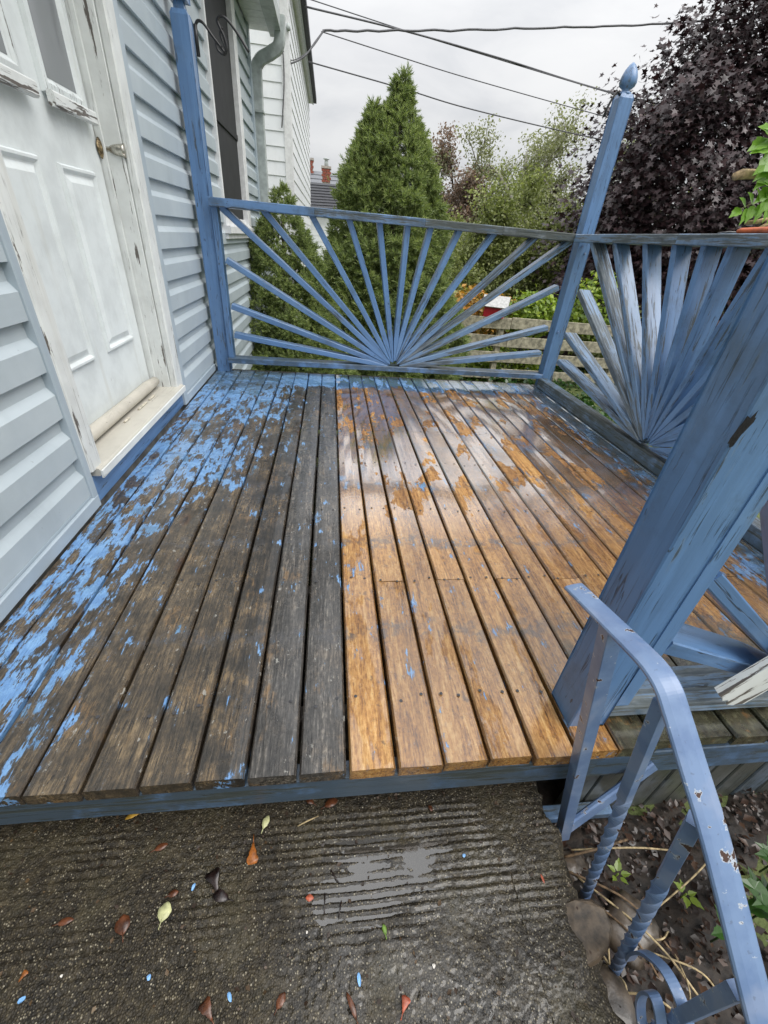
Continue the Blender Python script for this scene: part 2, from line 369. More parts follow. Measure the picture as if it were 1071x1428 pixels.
M['steel'] = mat_plain('steel', (.28, .27, .26), .35, .2, 50, .9)
M['stalk'] = mat_plain('dry_stalk', (.40, .31, .17), .75, .3, 60)
M['twig'] = mat_plain('brown_twig', (.17, .11, .06), .8, .3, 60)
M['cutwood'] = mat_plain('cut_branch', (.50, .36, .20), .8, .25, 40)
M['darkunder'] = mat_plain('old_joist_timber', (.05, .042, .034), .85, .3, 25)
M['foundation'] = mat_plain('foundation', (.20, .20, .19), .85, .2, 20)
M['sweep'] = mat_peel('sweep_paint', (.52, .49, .42))
M['caulk'] = mat_plain('dried_caulk', (.56, .52, .42), .6, .15, 40)
M['leafyellow'] = mat_plain('leaf_yellow', (.50, .29, .04), .4, .25, 60)
M['leafpale'] = mat_plain('leaf_pale', (.52, .52, .27), .45, .2, 70)
M['leaforange'] = mat_plain('leaf_orange', (.36, .12, .025), .35, .35, 50)
M['leafbrown'] = mat_plain('leaf_brown', (.12, .042, .018), .3, .35, 60)
M['leafdark'] = mat_plain('leaf_dark', (.020, .011, .010), .3, .35, 60)
M['leafred'] = mat_plain('leaf_red', (.42, .10, .05), .4, .25, 60)
M['leafgreen'] = mat_plain('leaf_green', (.17, .30, .045), .4, .2, 40)
M['chip'] = mat_plain('paint_chip', (.20, .42, .74), .45, .1, 40)
M['pebble'] = mat_plain('pale_pebble', (.60, .57, .52), .6, .12, 60)
def mat_glass(name, c, rough=.06):
    m, t = newmat(name); finish(t, pbsdf(t, color=c, rough=rough, spec=.7)); return m
M['darkglass'] = mat_glass('dark_window_glass', (.022, .025, .030))
M['screen'] = mat_plain('insect_screen', (.020, .021, .023), .7, .15, 9)
M['curtain'] = mat_glass('door_glass', (.20, .215, .225), .12)
def mat_water():
    m, t = newmat('rain_water')
    p = t.n('ShaderNodeNewGeometry', None, out=None).outputs['Position']
    nb = t.bump(t.noise(p, 70, 2, .5), .05, .002)
    pb = pbsdf(t, color=(.05, .045, .038), rough=.04, normal=nb, ior=1.5, spec=.7, coat=1.0, coatr=.05, coatior=1.65)
    tr = t.n('ShaderNodeBsdfTransparent')
    finish(t, t.n('ShaderNodeMixShader', {0: .8, 1: tr, 2: pb}))
    return m
M['water'] = mat_water()
M['spruce'] = mat_leaf('spruce_needles', [(.15, (.075, .11, .04)), (.4, (.17, .225, .08)), (.65, (.28, .34, .12)), (.9, (.42, .47, .165))], .55, .28)
M['purple'] = mat_leaf('purple_maple_leaves', [(.1, (.014, .007, .009)), (.45, (.030, .016, .019)), (.75, (.052, .028, .031)), (.95, (.085, .034, .032))], .40, .10, (1.2, .7, .8), .5)
M['olive'] = mat_leaf('olive_leaves', [(.15, (.16, .17, .10)), (.5, (.27, .285, .17)), (.85, (.38, .39, .24))], .5, .3)  # distance haze put into the colours of this and the next two, paler, greyer
M['green'] = mat_leaf('mid_green_leaves', [(.15, (.12, .145, .05)), (.5, (.23, .265, .095)), (.85, (.34, .365, .145))], .5, .3)
M['russet'] = mat_leaf('russet_leaves', [(.15, (.15, .13, .095)), (.5, (.23, .18, .14)), (.85, (.31, .215, .17))], .5, .3, (1.2, 1, .8))
M['lime'] = mat_leaf('lime_leaves', [(.15, (.10, .17, .02)), (.5, (.22, .32, .035)), (.85, (.38, .46, .06))], .4, .35)
M['amber'] = mat_leaf('amber_leaves', [(.15, (.17, .16, .03)), (.5, (.42, .25, .04)), (.85, (.55, .26, .05))], .45, .3, (1.2, 1.1, .6))
M['vine'] = mat_leaf('vine_leaves', [(.1, (.11, .24, .03)), (.5, (.19, .36, .045)), (.9, (.28, .46, .07))], .35, .35)
M['weed'] = mat_leaf('weed_leaves', [(.1, (.014, .045, .010)), (.5, (.030, .080, .016)), (.9, (.06, .13, .025))], .18, .25)
M['weedlime'] = mat_leaf('seedling_leaves', [(.1, (.10, .16, .02)), (.9, (.20, .27, .04))], .3, .25)
M['debris'] = mat_leaf('plant_debris', [(.1, (.012, .008, .005)), (.5, (.045, .025, .014)), (.8, (.12, .075, .035)), (1, (.30, .24, .14))], .5, .05)
M['litter'] = mat_leaf('leaf_litter', [(.1, (.009, .006, .004)), (.45, (.022, .012, .008)), (.7, (.045, .022, .013)), (.9, (.10, .055, .03)), (1, (.20, .13, .07))], .35, .05, (1, .8, .6))  # litter colours lowered to carry the shade of rail and deck
def mat_grass():
    m, t = newmat('lawn')
    p = t.n('ShaderNodeNewGeometry', None, out=None).outputs['Position']
    c = t.ramp(t.noise(p, 2.2, 7, .65), [(.3, (.040, .055, .014)), (.55, (.085, .11, .028)), (.75, (.13, .14, .045))])
    finish(t, pbsdf(t, color=c, rough=.8, normal=t.bump(t.noise(p, 30, 4, .6), .6, .03)))
    return m
M['grass'] = mat_grass()

# ------------------------------------------------------------------ object helpers
def tag(o, label=None, cat=None, group=None, kind=None):
    if label: o['label'] = label
    if cat: o['category'] = cat
    if group: o['group'] = group
    if kind: o['kind'] = kind
    return o
def empty(name, loc, label, cat, group=None):
    o = bpy.data.objects.new(name, None); col.objects.link(o); o.location = loc; o.empty_display_size = .1
    return tag(o, label, cat, group)
def link(name, me, mat, parent=None, color=None):
    o = bpy.data.objects.new(name, me); col.objects.link(o)
    if mat and not me.materials: me.materials.append(mat)
    if parent is not None:
        o.parent = parent; o.matrix_parent_inverse = parent_mw(parent).inverted()
    if color: o.color = (*color, 1) if len(color) == 3 else color
    return o
def parent_mw(p):
    if p.type == 'EMPTY' or p.parent is None:
        m = Matrix.LocRotScale(p.location, p.rotation_euler, p.scale)
    else: m = p.matrix_basis
    if p.parent is not None: m = parent_mw(p.parent) @ p.matrix_parent_inverse @ p.matrix_basis
    return m
def pymesh(name, v, f, smooth=False):
    me = bpy.data.meshes.new(name); me.from_pydata([tuple(a) for a in v], [], f); me.update()
    if smooth: me.polygons.foreach_set('use_smooth', [True]*len(me.polygons))
    return me
def frame_to(d, up=None):
    d = Vector(d).normalized(); up = Vector(up) if up is not None else (Vector((0, 0, 1)) if abs(d.z) < .95 else Vector((0, 1, 0)))
    x = up.cross(d).normalized(); y = d.cross(x)
    return Matrix(((x.x, y.x, d.x), (x.y, y.y, d.y), (x.z, y.z, d.z)))
def beam_mesh(L, w, d, prof=None, c=.004, segs=1, jit=0.0):
    """chamfered timber along local Z; prof = [(z, width), ...] narrows it"""
    prof = prof or [(L*i/segs, w) for i in range(segs+1)]
    v, f = [], []
    for z, ww in prof:
        cc = min(c, ww*.3); a, b = ww/2, d/2
        jx, jy = (random.uniform(-jit, jit), random.uniform(-jit, jit)) if jit else (0, 0)
        for px, py in ((a-cc, -b), (a, -b+cc), (a, b-cc), (a-cc, b), (-a+cc, b), (-a, b-cc), (-a, -b+cc), (-a+cc, -b)):
            v.append((px+jx, py+jy, z))
    n = len(prof)
    for i in range(n-1):
        for k in range(8):
            a, b = i*8+k, i*8+(k+1) % 8
            f.append((a, b, b+8, a+8))
    f.append(tuple(range(7, -1, -1))); f.append(tuple((n-1)*8+k for k in range(8)))
    return pymesh('beam', v, f)
def beam(name, p0, p1, w, d, mat, parent=None, up=None, color=(.2, .2, 0), **k):
    """w is measured across 'up', d along it"""
    p0, p1 = Vector(p0), Vector(p1); L = (p1-p0).length
    me = beam_mesh(L, w, d, **k)
    o = link(name, me, mat, parent, color)
    o.matrix_basis = Matrix.Translation(p0) @ frame_to(p1-p0, up).to_4x4()
    return o
def box(name, a, b, mat, parent=None, color=(.2, .2, 0), axis='z', c=.003):
    """chamfered box between two corners with its grain along 'axis'"""
    a, b = Vector(a), Vector(b); lo = Vector(map(min, a, b)); hi = Vector(map(max, a, b)); s = hi-lo; m_ = (lo+hi)/2
    if axis == 'z': return beam(name, (m_.x, m_.y, lo.z), (m_.x, m_.y, hi.z), s.x, s.y, mat, parent, (0, 1, 0), color, c=c)
    if axis == 'y': return beam(name, (m_.x, lo.y, m_.z), (m_.x, hi.y, m_.z), s.x, s.z, mat, parent, (0, 0, 1), color, c=c)
    return beam(name, (lo.x, m_.y, m_.z), (hi.x, m_.y, m_.z), s.y, s.z, mat, parent, (0, 0, 1), color, c=c)
def tube_arrays(pts, rad, ns=8, sect=None, closed_ends=True, twist=None, up0=None):
    pts = [Vector(p) for p in pts]; n = len(pts)
    if not hasattr(rad, '__len__'): rad = [rad]*n
    v, f = [], []
    up = Vector(up0) if up0 is not None else None
    sect = sect or [(math.cos(2*math.pi*k/ns), math.sin(2*math.pi*k/ns)) for k in range(ns)]
    ns = len(sect)
    for i in range(n):
        d = (pts[min(i+1, n-1)]-pts[max(i-1, 0)]).normalized()
        if up is None: up = Vector((0, 0, 1)) if abs(d.z) < .9 else Vector((0, 1, 0))
        x = up.cross(d)
        if x.length < 1e-5: x = Vector((1, 0, 0)).cross(d)
        x.normalize(); y = d.cross(x); up = y
        tw = twist[i] if twist else 0.0; ct, st = math.cos(tw), math.sin(tw)
        for a, b in sect:
            aa, bb = a*ct-b*st, a*st+b*ct
            v.append(tuple(pts[i]+x*(aa*rad[i])+y*(bb*rad[i])))
    for i in range(n-1):
        for k in range(ns):
            a, b = i*ns+k, i*ns+(k+1) % ns
            f.append((a, b, b+ns, a+ns))
    if closed_ends: f.append(tuple(range(ns-1, -1, -1))); f.append(tuple((n-1)*ns+k for k in range(ns)))
    return v, f
def tube(name, pts, rad, mat, parent=None, ns=8, smooth=True, color=None, **k):
    v, f = tube_arrays(pts, rad, ns, **k)
    return link(name, pymesh(name, v, f, smooth), mat, parent, color)
def join_arrays(parts):
    V, F = [], []
    for v, f in parts:
        o = len(V); V += v; F += [tuple(i+o for i in q) for q in f]
    return V, F
def bez(pts, n=8):
    """Catmull-Rom through the points"""
    P = [Vector(p) for p in pts]; P = [P[0]*2-P[1]]+P+[P[-1]*2-P[-2]]; out = []
    for i in range(1, len(P)-2):
        for k in range(n):
            s = k/n; a, b, c, d = P[i-1], P[i], P[i+1], P[i+2]
            out.append(.5*((2*b)+(c-a)*s+(2*a-5*b+4*c-d)*s*s+(3*b-a-3*c+d)*s**3))
    out.append(P[-2]); return out
def lathe(name, prof, loc, mat, parent=None, ns=20, color=(.2, .2, 0), sq=None):
    v, f = [], []
    for r, z in prof:
        for k in range(ns):
            a = 2*math.pi*k/ns; v.append((loc[0]+r*math.cos(a), loc[1]+r*math.sin(a), loc[2]+z))
    for i in range(len(prof)-1):
        for k in range(ns):
            a, b = i*ns+k, i*ns+(k+1) % ns; f.append((a, b, b+ns, a+ns))
    f.append(tuple(range(ns-1, -1, -1))); f.append(tuple((len(prof)-1)*ns+k for k in range(ns)))
    return link(name, pymesh(name, v, f, True), mat, parent, color)

LEAF = (np.array([(0, 0, 0), (.34, .45, .07), (0, 1, -.05), (-.34, .45, .07)]), [3, 3], [0, 1, 2, 0, 2, 3])
MAPLE = (np.array([(0, 0, 0), (.42, -.08, .05), (.27, .18, .02), (.62, .48, .07), (.20, .50, 0), (0, 1, -.08), (-.20, .50, 0), (-.62, .48, .07), (-.27, .18, .02), (-.42, -.08, .05)]), [10], list(range(10)))
def sprig_template(n=14):
    r = np.random.default_rng(3); V, I = [], []
    for k in range(n):
        tt = k/n; a = k*2.4; b = np.array([0, tt*.75, 0]); rad = .42*(1-.55*tt)
        tip = b+np.array([math.cos(a)*rad, .34+.1*r.random(), math.sin(a)*rad]); s = np.array([-math.sin(a), 0, math.cos(a)])*.055
        o = len(V); V += [b-s, b+s, tip]; I += [o, o+1, o+2]
    return (np.array(V), [3]*n, I)
SPRIG = sprig_template()
def leaves_mesh(name, pos, nrm, size, tpl, tip=None):
    pos = np.asarray(pos, float); n = len(pos); V, cnt, idx = tpl
    nrm = nrm/np.linalg.norm(nrm, axis=1, keepdims=True)
    tip = rng.normal(size=(n, 3)) if tip is None else tip
    y = tip-nrm*(tip*nrm).sum(1, keepdims=True); y /= np.linalg.norm(y, axis=1, keepdims=True)+1e-9
    x = np.cross(y, nrm)
    size = np.broadcast_to(size, (n,))
    P = pos[:, None, :]+size[:, None, None]*(V[None, :, 0:1]*x[:, None]+V[None, :, 1:2]*y[:, None]+V[None, :, 2:3]*nrm[:, None])
    k = len(V)
    me = bpy.data.meshes.new(name)
    me.vertices.add(n*k); me.vertices.foreach_set('co', P.astype(np.float32).ravel())
    li = (np.arange(n)[:, None]*k+np.array(idx)[None]).ravel().astype(np.int32)
    me.loops.add(len(li)); me.loops.foreach_set('vertex_index', li)
    c = np.tile(np.array(cnt), n); st = np.concatenate([[0], np.cumsum(c)[:-1]])
    me.polygons.add(len(c)); me.polygons.foreach_set('loop_start', st.astype(np.int32))
    try: me.polygons.foreach_set('loop_total', c.astype(np.int32))
    except Exception: pass
    me.update(calc_edges=True); me.validate()
    return me

# ------------------------------------------------------------------ ground, slab
def gz(x, y):
    """yard: level with the step at the front, falling away behind the house"""
    s = min(1, max(0, (y-.9)/6.5)); s = s*s*(3-2*s)
    return -.47 - .85*s
gx_ = np.concatenate([[-300, -60, -20, -8], np.linspace(-4, 10, 43), [14, 20, 40, 80, 300]])
gy_ = np.concatenate([[-300, -60, -10, -3], np.linspace(-1.5, 14, 63), [18, 25, 50, 100, 400]])
GV = [(a, b, gz(a, b)+(.02*mnoise.noise(Vector((a*2, b*2, 0))) if abs(a) < 12 and abs(b) < 20 else 0)) for b in gy_ for a in gx_]
nx = len(gx_)
GF = [(j*nx+i, j*nx+i+1, (j+1)*nx+i+1, (j+1)*nx+i) for j in range(len(gy_)-1) for i in range(nx-1)]
tag(link('ground', pymesh('ground', GV, GF, True), M['grass']), kind='structure')
# bare wet soil of the bed beside the slab
bx = np.linspace(.50, 2.4, 60); by = np.linspace(-.6, .62, 50)
BV = [(a, b, -.452+.05*mnoise.noise(Vector((a*5, b*5, 1)))+.025*mnoise.noise(Vector((a*16, b*16, 2)))) for b in by for a in bx]
BF = [(j*60+i, j*60+i+1, (j+1)*60+i+1, (j+1)*60+i) for j in range(49) for i in range(59)]
tag(link('soil_bed', pymesh('soil', BV, BF, True), M['soil']), kind='structure')

def smooth_noise(h, w_, k, seed):
    r = np.random.default_rng(seed); a = r.random((h, w_))
    ker = np.hanning(k+2)[1:-1]; ker /= ker.sum()
    a = np.apply_along_axis(lambda q: np.convolve(np.pad(q, k, mode='wrap'), ker, 'same')[k:-k], 0, a)
    a = np.apply_along_axis(lambda q: np.convolve(np.pad(q, k, mode='wrap'), ker, 'same')[k:-k], 1, a)
    a -= a.mean(); return a/a.std()
SZ = -.225
SX0, SX1, SY0, SY1 = -.86, .545, -.08, .95
NXs, NYs = 430, 230
xs = np.linspace(SX0, SX1, NXs); ys = np.concatenate([np.linspace(SY0, .47, 200), np.linspace(.48, SY1, 30)])
HX, HY = np.meshgrid(xs, ys)
dish = np.exp(-(((HX-.115)/.20)**2+((HY-.30)/.10)**2)**2)
h = (.00055*smooth_noise(NYs, NXs, 2, 1)+.00035*smooth_noise(NYs, NXs, 5, 2))*(1-.62*dish)+.0008*smooth_noise(NYs, NXs, 41, 3)
lowf = smooth_noise(NYs, NXs, 61, 4)
yc_ = onZ(530, 1207, SZ).y; gsp = (onZ(530, 1171, SZ).y-onZ(530, 1183, SZ).y); print('groove', gsp, yc_)
grv = np.sin((HY+.0005*smooth_noise(NYs, NXs, 15, 9)-.01*HX*0)*2*math.pi/gsp)
gm = np.clip((HY-.17)/.08, 0, 1)*np.clip((.445-HY)/.02, 0, 1)*np.clip(.62+.42*lowf, .05, 1)*(1-.9*np.exp(-((HY-yc_)/.011)**2))
h += .0021*gm*grv
# shallow dish that holds the rain
h -= .0016*np.exp(-(((HX-.115)/.17)**2+((HY-.325)/.075)**2)**2)
edge = np.clip((SX1-HX)/.03, 0, 1); h -= .02*(1-edge)**2*(1+.4*smooth_noise(NYs, NXs, 9, 5))
# crumbled corner beside the flat stone
h -= .05*np.exp(-(((HX-.56)/.05)**2+((HY-.16)/.10)**2))
SV = np.stack([HX+.006*smooth_noise(NYs, NXs, 31, 6)*(HX > .4), HY, SZ+h], -1).reshape(-1, 3).tolist()
SF = [(j*NXs+i, j*NXs+i+1, (j+1)*NXs+i+1, (j+1)*NXs+i) for j in range(NYs-1) for i in range(NXs-1)]
b0 = len(SV)
for j in range(NYs): SV.append((SX1-.01+.012*random.random(), float(ys[j]), -.56))
for j in range(NYs-1): SF.append((j*NXs+NXs-1, b0+j, b0+j+1, (j+1)*NXs+NXs-1))
b1 = len(SV)
for i in range(NXs): SV.append((float(xs[i]), SY0, -.56))
for i in range(NXs-1): SF.append((i, b1+i, b1+i+1, i+1))
slab = tag(link('concrete_step', pymesh('concrete_step', SV, SF, True), M['concrete']), kind='structure')
# the rain standing in the dish: an even sheet the ridges stick out of
wv = [(.115, .315, SZ-.0017)]; 
for k in range(48):
    a = 2*math.pi*k/48; rr = 1+.22*mnoise.noise(Vector((math.cos(a)*2, math.sin(a)*2, 5)))
    wv.append((.120+.165*rr*math.cos(a), .318+.095*rr*math.sin(a), SZ-.0017))
tag(link('puddle', pymesh('puddle', wv, [(0, 1+k, 1+(k+1) % 48) for k in range(48)]), M['water']), kind='structure')
lower = box('lower_step', (-.86, -.42, -.72), (.545, -.085, -.42), M['concrete'], axis='x'); tag(lower, kind='structure')

# ------------------------------------------------------------------ deck
G0, PIT, YF, YB = .0432, .0999, .4185, 3.30
deck = empty('porch_deck', (0.4, 1.8, 0), 'low timber deck of long wet boards, orange at right, blackened with blue paint at left', 'deck')
def board_mesh(x0, x1, y0, y1, seg):
    v, f = [], []
    c = .004; cup = random.uniform(-.0012, .0018); tilt = random.uniform(-.0016, .0016); ph = random.uniform(0, 9); n = seg+1
    for i in range(n):
        y = y0+(y1-y0)*i/seg; zo = .0012*math.sin(y*2.3+ph); xo = .0012*math.sin(y*1.7+ph*2)
        mid = (x0+x1)/2; hw = (x1-x0)/2
        for px, pz in ((-hw, -.034), (-hw, -c*1.3), (-hw+c, 0), (-hw*.35, cup), (hw*.35, cup), (hw-c, 0), (hw, -c*1.3), (hw, -.034)):
            v.append((mid+px+xo, y, pz+zo+tilt*px/hw))
    for i in range(seg):
        for k in range(8):
            a, b = i*8+k, i*8+(k+1) % 8; f.append((a, a+8, b+8, b))
    f.append(tuple(range(8))); f.append(tuple(seg*8+k for k in range(7, -1, -1)))
    return pymesh('deck_board', v, f)
GAP = .0065
for k in range(-9, 17):
    x0 = max(G0+PIT*k+GAP/2, -.828); x1 = G0+PIT*(k+1)-GAP/2
    if k == 16: x1 = 1.72
    yf = YF+random.uniform(-.003, .003)+(.012 if k > 6 else 0)
    joint = .972 if k in (1, 3, 5, 7, 9, 11, 13) else (2.20 if k in (2, 4, 6, 8, 10) else (1.85 if k in (-5, -7, -8) else None))
    if joint:
        joint += random.uniform(-.004, .004)
        link('deck_board', board_mesh(x0, x1, yf, joint-.0012, 8), M['deck'], deck)
        link('deck_board', board_mesh(x0, x1, joint+.0012, YB+random.uniform(-.006, .006), 16), M['deck'], deck)
    else:
        link('deck_board', board_mesh(x0, x1, yf, YB+random.uniform(-.006, .006), 24), M['deck'], deck)
box('fascia_board', (-.86, YF+.004, -.124), (.612, YF+.040, -.0365), M['blue'], deck, (.36, .84, 0), 'x')
box('fascia_board', (.60, YF+.045, -.222), (1.72, YF+.083, -.118), M['blue'], deck, (.36, .75, 0), 'x')
box('fascia_board', (1.722, YF, -.16), (1.76, YB, -.0365), M['blue'], deck, (.5, .5, 0), 'y')
box('fascia_board', (-.80, YB+.012, -.16), (1.72, YB+.05, -.045), M['blue'], deck, (.4, .7, 0), 'x')
for i in range(8): box('joist', (-.82, .55+i*.41, -.17), (1.70, .588+i*.41, -.036), M['darkunder'], deck, (0, 0, 0), 'x')
for sx in (.66, 1.68): box('support_post', (sx-.04, .62, -.6), (sx+.04, .70, -.04), M['darkunder'], deck, (0, 0, 0))
for sx in (-.7, .5, 1.66): box('support_post', (sx-.04, 3.2, -1.4), (sx+.04, 3.28, -.04), M['darkunder'], deck, (0, 0, 0))
xx = .665
while xx < 1.75:
    ww = random.uniform(.062, .075)
    box('skirt_board', (xx, YF+.058+random.uniform(0, .006), -.50), (xx+ww, YF+.078, -.2235+random.uniform(-.004, 0)), M['greywood'], deck, (.20, .55, 0)); xx += ww+.006
box('skirt_rail', (.60, YF+.02, -.425), (.80, YF+.055, -.395), M['blue'], deck, (.4, .7, 0), 'x')
nv, nf = [], []
for k in range(-9, 17):
    for i in range(8):
        for s in (.25, .75):
            a = random.random()
            cx_ = G0+PIT*(k+s)+random.uniform(-.006, .006); cy_ = .57+i*.41+random.uniform(-.012, .012); o = len(nv)
            for q in range(7): nv.append((cx_+.0042*math.cos(q*.898), cy_+.0042*math.sin(q*.898), .0016))
            nf.append(tuple(range(o, o+7)))
nails = link('nail_heads', pymesh('nail_heads', nv, nf), M['nailhead'], deck); nails['kind'] = 'stuff'

# ------------------------------------------------------------------ posts
def finial(parent, cx, cy, z, wear):
    lathe('post_finial', [(.036, 0), (.036, .012), (.024, .018), (.024, .028), (.043, .040), (.049, .056), (.046, .078), (.034, .108), (.018, .130), (.005, .140)], (cx, cy, z), M['blue'], parent, color=(wear, .3, 0))
def chamfer_top(name, x0, x1, y0, y1, z0, z1, parent, color):
    cx, cy, hx, hy = (x0+x1)/2, (y0+y1)/2, (x1-x0)/2, (y1-y0)/2
    v, f = [], []
    for z, s in ((z0, 1), (z1-.02, 1), (z1, .8)):
        for a, b in ((-1, -1), (1, -1), (1, 1), (-1, 1)):
            for dx, dy in (((.06, 0), (0, .06)) if a*b > 0 else ((0, .06), (.06, 0))):
                v.append((a*hx*s*(1-dx), b*hy*s*(1-dy), z-z0))
    for i in range(2):
        for k in range(8): aa, bb = i*8+k, i*8+(k+1) % 8; f.append((aa, bb, bb+8, aa+8))
    f.append(tuple(range(7, -1, -1))); f.append(tuple(range(16, 24)))
    o = link(name, pymesh(name, v, f), M['blue'], parent, color); o.matrix_basis = Matrix.Translation((cx, cy, z0)); return o

lp = empty('railing_post', (-.77, 3.295, 0), 'blue turned-top timber post against the house siding at the back left corner', 'post', 'porch corner posts')
chamfer_top('post_shaft', -.815, -.726, 3.25, 3.339, .001, 1.80, lp, (.10, .15, 0))
chamfer_top('post_neck', -.797, -.744, 3.268, 3.321, 1.80, 1.835, lp, (.1, .15, 0))
chamfer_top('post_cap', -.815, -.726, 3.25, 3.339, 1.835, 1.95, lp, (.1, .15, 0))
finial(lp, -.77, 3.295, 1.95, .1)
rp = empty('railing_post', (1.73, 3.272, 0), 'tall blue timber post with an acorn finial at the back right corner', 'post', 'porch corner posts')
chamfer_top('post_shaft', 1.685, 1.774, 3.227, 3.316, .001, 1.735, rp, (.08, .25, 0))
finial(rp, 1.7295, 3.2715, 1.730, .35)
for (px, py) in ((1.712, .42), (1.745, .93), (1.712, .97)):
    v, f = tube_arrays([(px, 3.2262, py), (px, 3.219, py)], [.008, .006], 8); link('bolt_head', pymesh('bolt', v, f), M['ironblue'], rp, (.2, .2, 0))
tube('wire_hook', [onY(846, 158, 3.25), onY(841, 164, 3.25), onY(846, 152, 3.25), onY(854, 137, 3.25), onY(861, 127, 3.25), (1.69, 3.25, 1.725)], .007, M['iron'], rp)
npst = empty('railing_post', (.59, .52, 0), 'thick blue timber post nearest the steps, with a dark knot hole', 'post', 'porch corner posts')
npo = chamfer_top('post_shaft', .546, .6355, .475, .5645, .001, 1.80, npst, (.02, .30, 0))
finial(npst, .591, .52, 1.80, .2)
ks = [onY(1037, 597, .4735), onY(1030, 420, .4735)]
kn = []
for k in range(18):
    a = 2*math.pi*k/18; rr = 1+.75*mnoise.noise(Vector((math.cos(a)*1.7, math.sin(a)*1.7, 3)))
    kn.append((ks[0].x+(.008*rr*math.cos(a)+.006*math.sin(a)), .4742, ks[0].z+.021*rr*math.sin(a)))
M['knot'] = mat_plain('knot', (.006, .006, .007), .95, .3, 220, bumpd=.006)
link('knot', pymesh('knot', kn+[(ks[0].x+.004, .4736, ks[0].z)], [(k, (k+1) % 18, 18) for k in range(18)]), M['knot'], npst)

# ------------------------------------------------------------------ sunburst railings
U_ = .9
def fan_panel(root, O, ax, across, half, wears, depth=.072, zb=.082, zt=.995, stud=True, base_w=.3, cap_w=.3, cap_splits=None, z0=.095):
    """a sunburst panel: O = centre of the bottom rail on its axis line, ax = unit vector along it, across = unit vector through it"""
    O = Vector(O); ax = Vector(ax); ac = Vector(across)
    ends = [(-1, .257), (-1, .441), (-1, .712), (-1, .992), (-.685, .995), (-.46, .995), (-.28, .995), (-.13, .995), (0.012, .995)]
    sp = [(-half if a == -1 else a*1.135*half, z) for a, z in ends]
    sp = sp+[(-a, z) for a, z in sp[-2::-1]]
    c0 = O+Vector((0, 0, z0))
    for i, (a, z) in enumerate(sp):
        tip = O+ax*a+Vector((0, 0, z)); d = tip-c0; L = d.length; d.normalize()
        r0 = .035+.02*random.random()
        p0 = c0+d*r0+ac*random.uniform(-.004, .004)
        wv_ = wears[i] if hasattr(wears, '__len__') else wears
        ln = L-r0+(.004 if abs(a) < half*.99 else .001)
        pr = [(0, .0075), (.19-r0, .0345), (ln, .0355)]
        o = beam('spoke', p0, p0+d*ln, .0355, depth, M['blue'], root, ac, (wv_+random.uniform(-.05, .05), .25, 0), prof=pr, c=.003)
    return c0

# back railing, along X
br = empty('sunburst_railing', (.48, 3.27, 0), 'back railing of blue sunburst spokes between two posts, in front of the spruce', 'railing', 'sunburst railings round the deck')
WB = [.04, .04, .05, .06, .07, .09, .12, .15, .20, .27, .35, .44, .56, .64, .68, .66, .54]
fan_panel(br, (.482, 3.27, 0), (1, 0, 0), (0, 1, 0), 1.148, WB)
for i, (a, b, wv_) in enumerate(((-.726, -.10, .20), (-.0985, .60, .42), (.6015, 1.12, .68), (1.1215, 1.655, .80))):
    box('top_rail', (a, 3.195, .990), (b, 3.335, 1.036), M['blue'], br, (wv_, .4+.5*wv_, 0), 'x')
box('bottom_rail', (-.726, 3.218, .068), (1.683, 3.318, .104), M['blue'], br, (.30, .75, 0), 'x')
box('rail_stud', (-.725, 3.235, .1045), (-.688, 3.315, .989), M['blue'], br, (.08, .15, 0))

# right railing, along Y
rr_ = empty('sunburst_railing', (1.70, 1.88, 0), 'worn blue sunburst railing running towards us from the tall finial post', 'railing', 'sunburst railings round the deck')
WR = [.2, .2, .15, .18, .15, .12, .10, .10, .12, .20, .32, .48, .54, .60, .64, .62, .52]
fan_panel(rr_, (1.690, 1.872, 0), (0, 1, 0), (1, 0, 0), 1.128, WR, depth=.086)
for a, b, wv_ in ((3.195, 2.2, .70), (2.1985, 1.1, .62), (1.0985, .58, .5)):
    box('top_rail', (1.625, b, .990), (1.755, a, 1.034), M['blue'], rr_, (wv_, .5, 0), 'y')
box('bottom_rail', (1.660, .58, .004), (1.735, 3.226, .076), M['blue'], rr_, (.6, .85, 0), 'y')
box('rail_stud', (1.66, .708, .1045), (1.735, .744, .989), M['blue'], rr_, (.15, .2, 0))

# front railing, along X from the near post
fr = empty('sunburst_railing', (1.15, .52, 0), 'front railing panel with broad blue sunburst slats to the right of the nearest post', 'railing', 'sunburst railings round the deck')
fan_panel(fr, (1.145, .528, 0), (1, 0, 0), (0, 1, 0), .465, .18, depth=.086, z0=.085)
box('bottom_rail', (.637, .478, .030), (1.66, .578, .0665), M['blue'], fr, (.72, .6, 0), 'x')
box('top_rail', (.637, .465, .990), (1.66, .595, 1.034), M['blue'], fr, (.3, .4, 0), 'x')
box('rail_stud', (.6365, .482, .067), (.676, .556, .989), M['blue'], fr, (.08, .15, 0))
cp = empty('railing_post', (1.73, .52, 0), 'blue timber post at the front right corner of the deck, right of the slats', 'post', 'porch corner posts')
chamfer_top('post_shaft', 1.685, 1.774, .475, .564, .001, 1.80, cp, (.2, .2, 0)); finial(cp, 1.7295, .5195, 1.80, .2)

